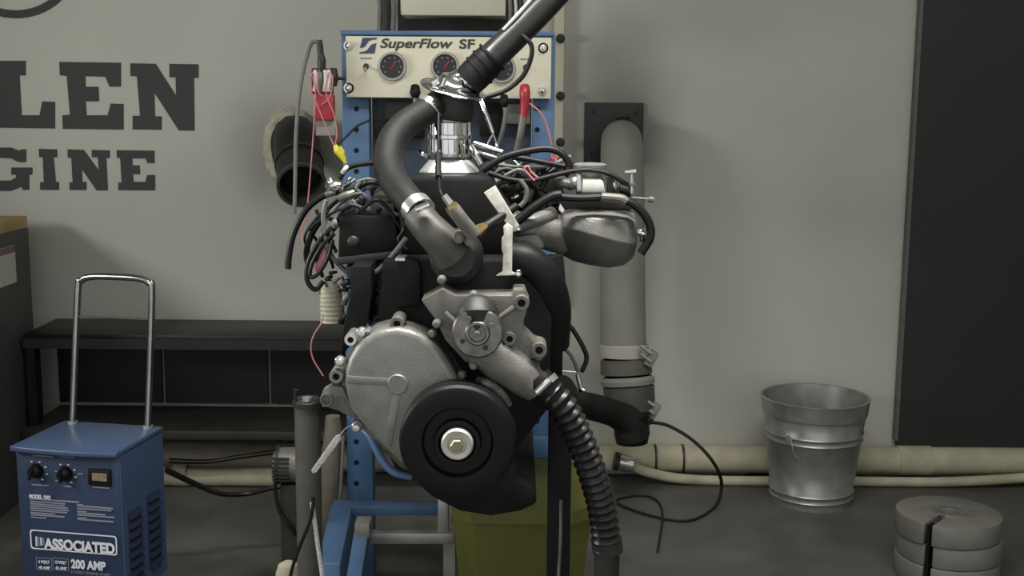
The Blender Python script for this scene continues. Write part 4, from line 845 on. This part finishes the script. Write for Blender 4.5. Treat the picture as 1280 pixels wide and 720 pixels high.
tag(build(G().px([(392, 622, 2.555), (388, 650, 2.55), (372, 690, 2.55), (362, 725, 2.55), (352, 790, 2.56)], 2.2, 8), 'black_lead', M_wireblack), 'thin black lead hanging down the grey column', 'cable')
# pedestal motor behind the column
p = P(357, 581, 3.1); s = S(p)
t = thing('pump_motor', 'small grey finned pump motor behind the grey column', 'motor', (p.x, 3.1, 0))
build(G().lathe([(0, 0), (16*s, 0.0), (22*s, 0.015), (22*s, 0.07), (18*s, 0.1), (0, 0.1)], p-Vector((0.03, 0, 0)), (1, 0, 0), 28), 'motor_body', M_aludull, t)
for k in range(6): build(G().box(p+Vector((-0.005, -23*s*math.cos((k-2.5)*0.25), 23*s*math.sin((k-2.5)*0.25))), (0.045, 0.012, 0.004)), 'fin', M_darkmetal, t)
build(G().lathe([(22*s, 0), (24*s, 0), (24*s, 0.008), (22*s, 0.008)], p-Vector((0.022, 0, 0)), (1, 0, 0), 28), 'end_ring', M_darkmetal, t)
build(G().box((p.x+0.03, 3.1, (p.z-22*s)/2), (0.08, 0.07, p.z-21*s)), 'pedestal', M_darkmetal, t)
build(G().px([(347, 590, 3.06), (344, 610, 3.06), (350, 640, 3.06), (364, 660, 3.06), (380, 680, 3.08)], 2.6, 8), 'motor_lead', M_wireblack, t)
p = P(414, 545, 3.29)
t = thing('tan_standpipe', 'tan vertical pipe between the grey column and the blue upright', 'pipe', (p.x, 3.29, 0))
build(G().px([(416, 520, 3.29), (416, 550, 3.29), (414, 580, 3.29), (412, 620, 3.29), (411, 665, 3.29)], [9, 12, 13, 13, 13], 20), 'pipe', M_tan, t)
q = P(411, 665, 3.29); build(G().cyl((q.x, 3.29, 0), (q.x, 3.29, q.z), 0.026, 20), 'lower_pipe', M_tan, t)
build(G().px([(429, 545, 3.26), (427, 590, 3.26), (424, 640, 3.26)], 2, 8), 'side_wire', M_wiregrey, t)
p = PZ(360, 735, 0.0)
q = P(360, 702, 2.8)
t = thing('short_standpipe', 'short cream capped standpipe beside the grey column', 'pipe', (q.x, 2.8, 0))
build(G().cyl((q.x, 2.8, 0), (q.x, 2.8, q.z-0.02), 0.024, 20), 'pipe', M_cream, t)
build(G().lathe([(0.026, -0.05), (0.03, -0.04), (0.031, -0.01), (0.024, 0.012), (0.012, 0.02), (0, 0.021)], (q.x, 2.8, q.z-0.02), (0, 0, 1), 20), 'cap', M_cream, t)
# engine cart rails
t = thing('cart_rail', 'galvanised cross tube with blue side arm under the engine', 'rail', P(500, 680, 2.9))
def tubebox(p0, p1, w_, h_):
    p0, p1 = Vector(p0), Vector(p1); d = (p1-p0); L_ = d.length; q_ = d.to_track_quat('Y', 'Z').to_matrix()
    return G().box((p0+p1)/2, (w_, L_, h_), q_)
build(tubebox(P(460, 671, 2.9), P(568, 671, 2.9), 0.03, 0.028), 'cross_tube', M_galv, t, bevel=0.002)
hbox(443, 655, 462, 673, 2.86, 0.06, 'end_block', mat('pale_end_block', (142, 140, 126), 0.5, 0.4), t)
a = P(452, 672, 2.88); build(tubebox(a, (a.x-0.01, 2.5, 0.06), 0.036, 0.036), 'side_arm', M_blue, t, bevel=0.002)
build(G().box((a.x-0.01, 2.5, 0.03), (0.05, 0.05, 0.06)), 'arm_foot', M_blue, t)
hbox(547, 622, 561, 678, 2.9, 0.02, 'upright_tab', M_galv, t)
hbox(562, 625, 565, 655, 2.9, 0.012, 'bright_edge', M_steel, t)
a = P(566, 671, 2.9); build(G().box((a.x-0.01, 2.93, a.z/2), (0.03, 0.03, a.z)), 'rail_leg', M_galv, t)
# yellow tub
Y0, Y1 = 2.68, 3.10; YB = (Y0+Y1)/2; hy = (Y1-Y0)/2
zt = P(640, 640, Y0).z
xa, xb = P(562, 640, Y0).x, P(743, 640, Y0).x; xm = (xa+xb)/2; hw_ = (xb-xa)/2
t = thing('yellow_tub', 'olive yellow open plastic tub on the floor beneath the engine', 'tub', (xm, YB, 0))
def ring(z, f, cc=0.05, g_=0.0):
    a_, b_ = hw_*f+g_, hy*f+g_
    return [Vector((xm+sx, YB+sy, z)) for sx, sy in ((-a_+cc, -b_), (a_-cc, -b_), (a_, -b_+cc), (a_, b_-cc), (a_-cc, b_), (-a_+cc, b_), (-a_, b_-cc), (-a_, -b_+cc))]
build(G().loft([ring(0.001, 0.78), ring(zt-0.03, 0.975), ring(zt, 0.985), ring(zt, 0.95), ring(0.02, 0.74)]), 'shell', M_yellow, t, ang=30, bevel=0.003)
build(G().loft([ring(zt-0.03, 0.976), ring(zt-0.03, 1.0), ring(zt+0.002, 1.0), ring(zt+0.002, 0.985)]), 'rim', M_yellow, t)

# ------------------------------------------------------------------ floor cables on the right
a = P(812, 528, 3.92)
tag(build(G().tube([P(806, 527, 3.95), P(835, 532, 3.95), P(868, 552, 3.92), P(893, 580, 3.9), PZ(902, 606, 0.05), PZ(893, 634, 0.006), PZ(860, 651, 0.005), PZ(815, 645, 0.005), PZ(770, 628, 0.005), PZ(790, 620, 0.005), PZ(815, 622, 0.005), PZ(828, 640, 0.005), PZ(822, 690, 0.005)], [0.006]*5+[0.005]*4+[0.004]*4, 8), 'looped_cable', M_hose), 'thin dark cable looping from the duct clamp down to the floor', 'cable')
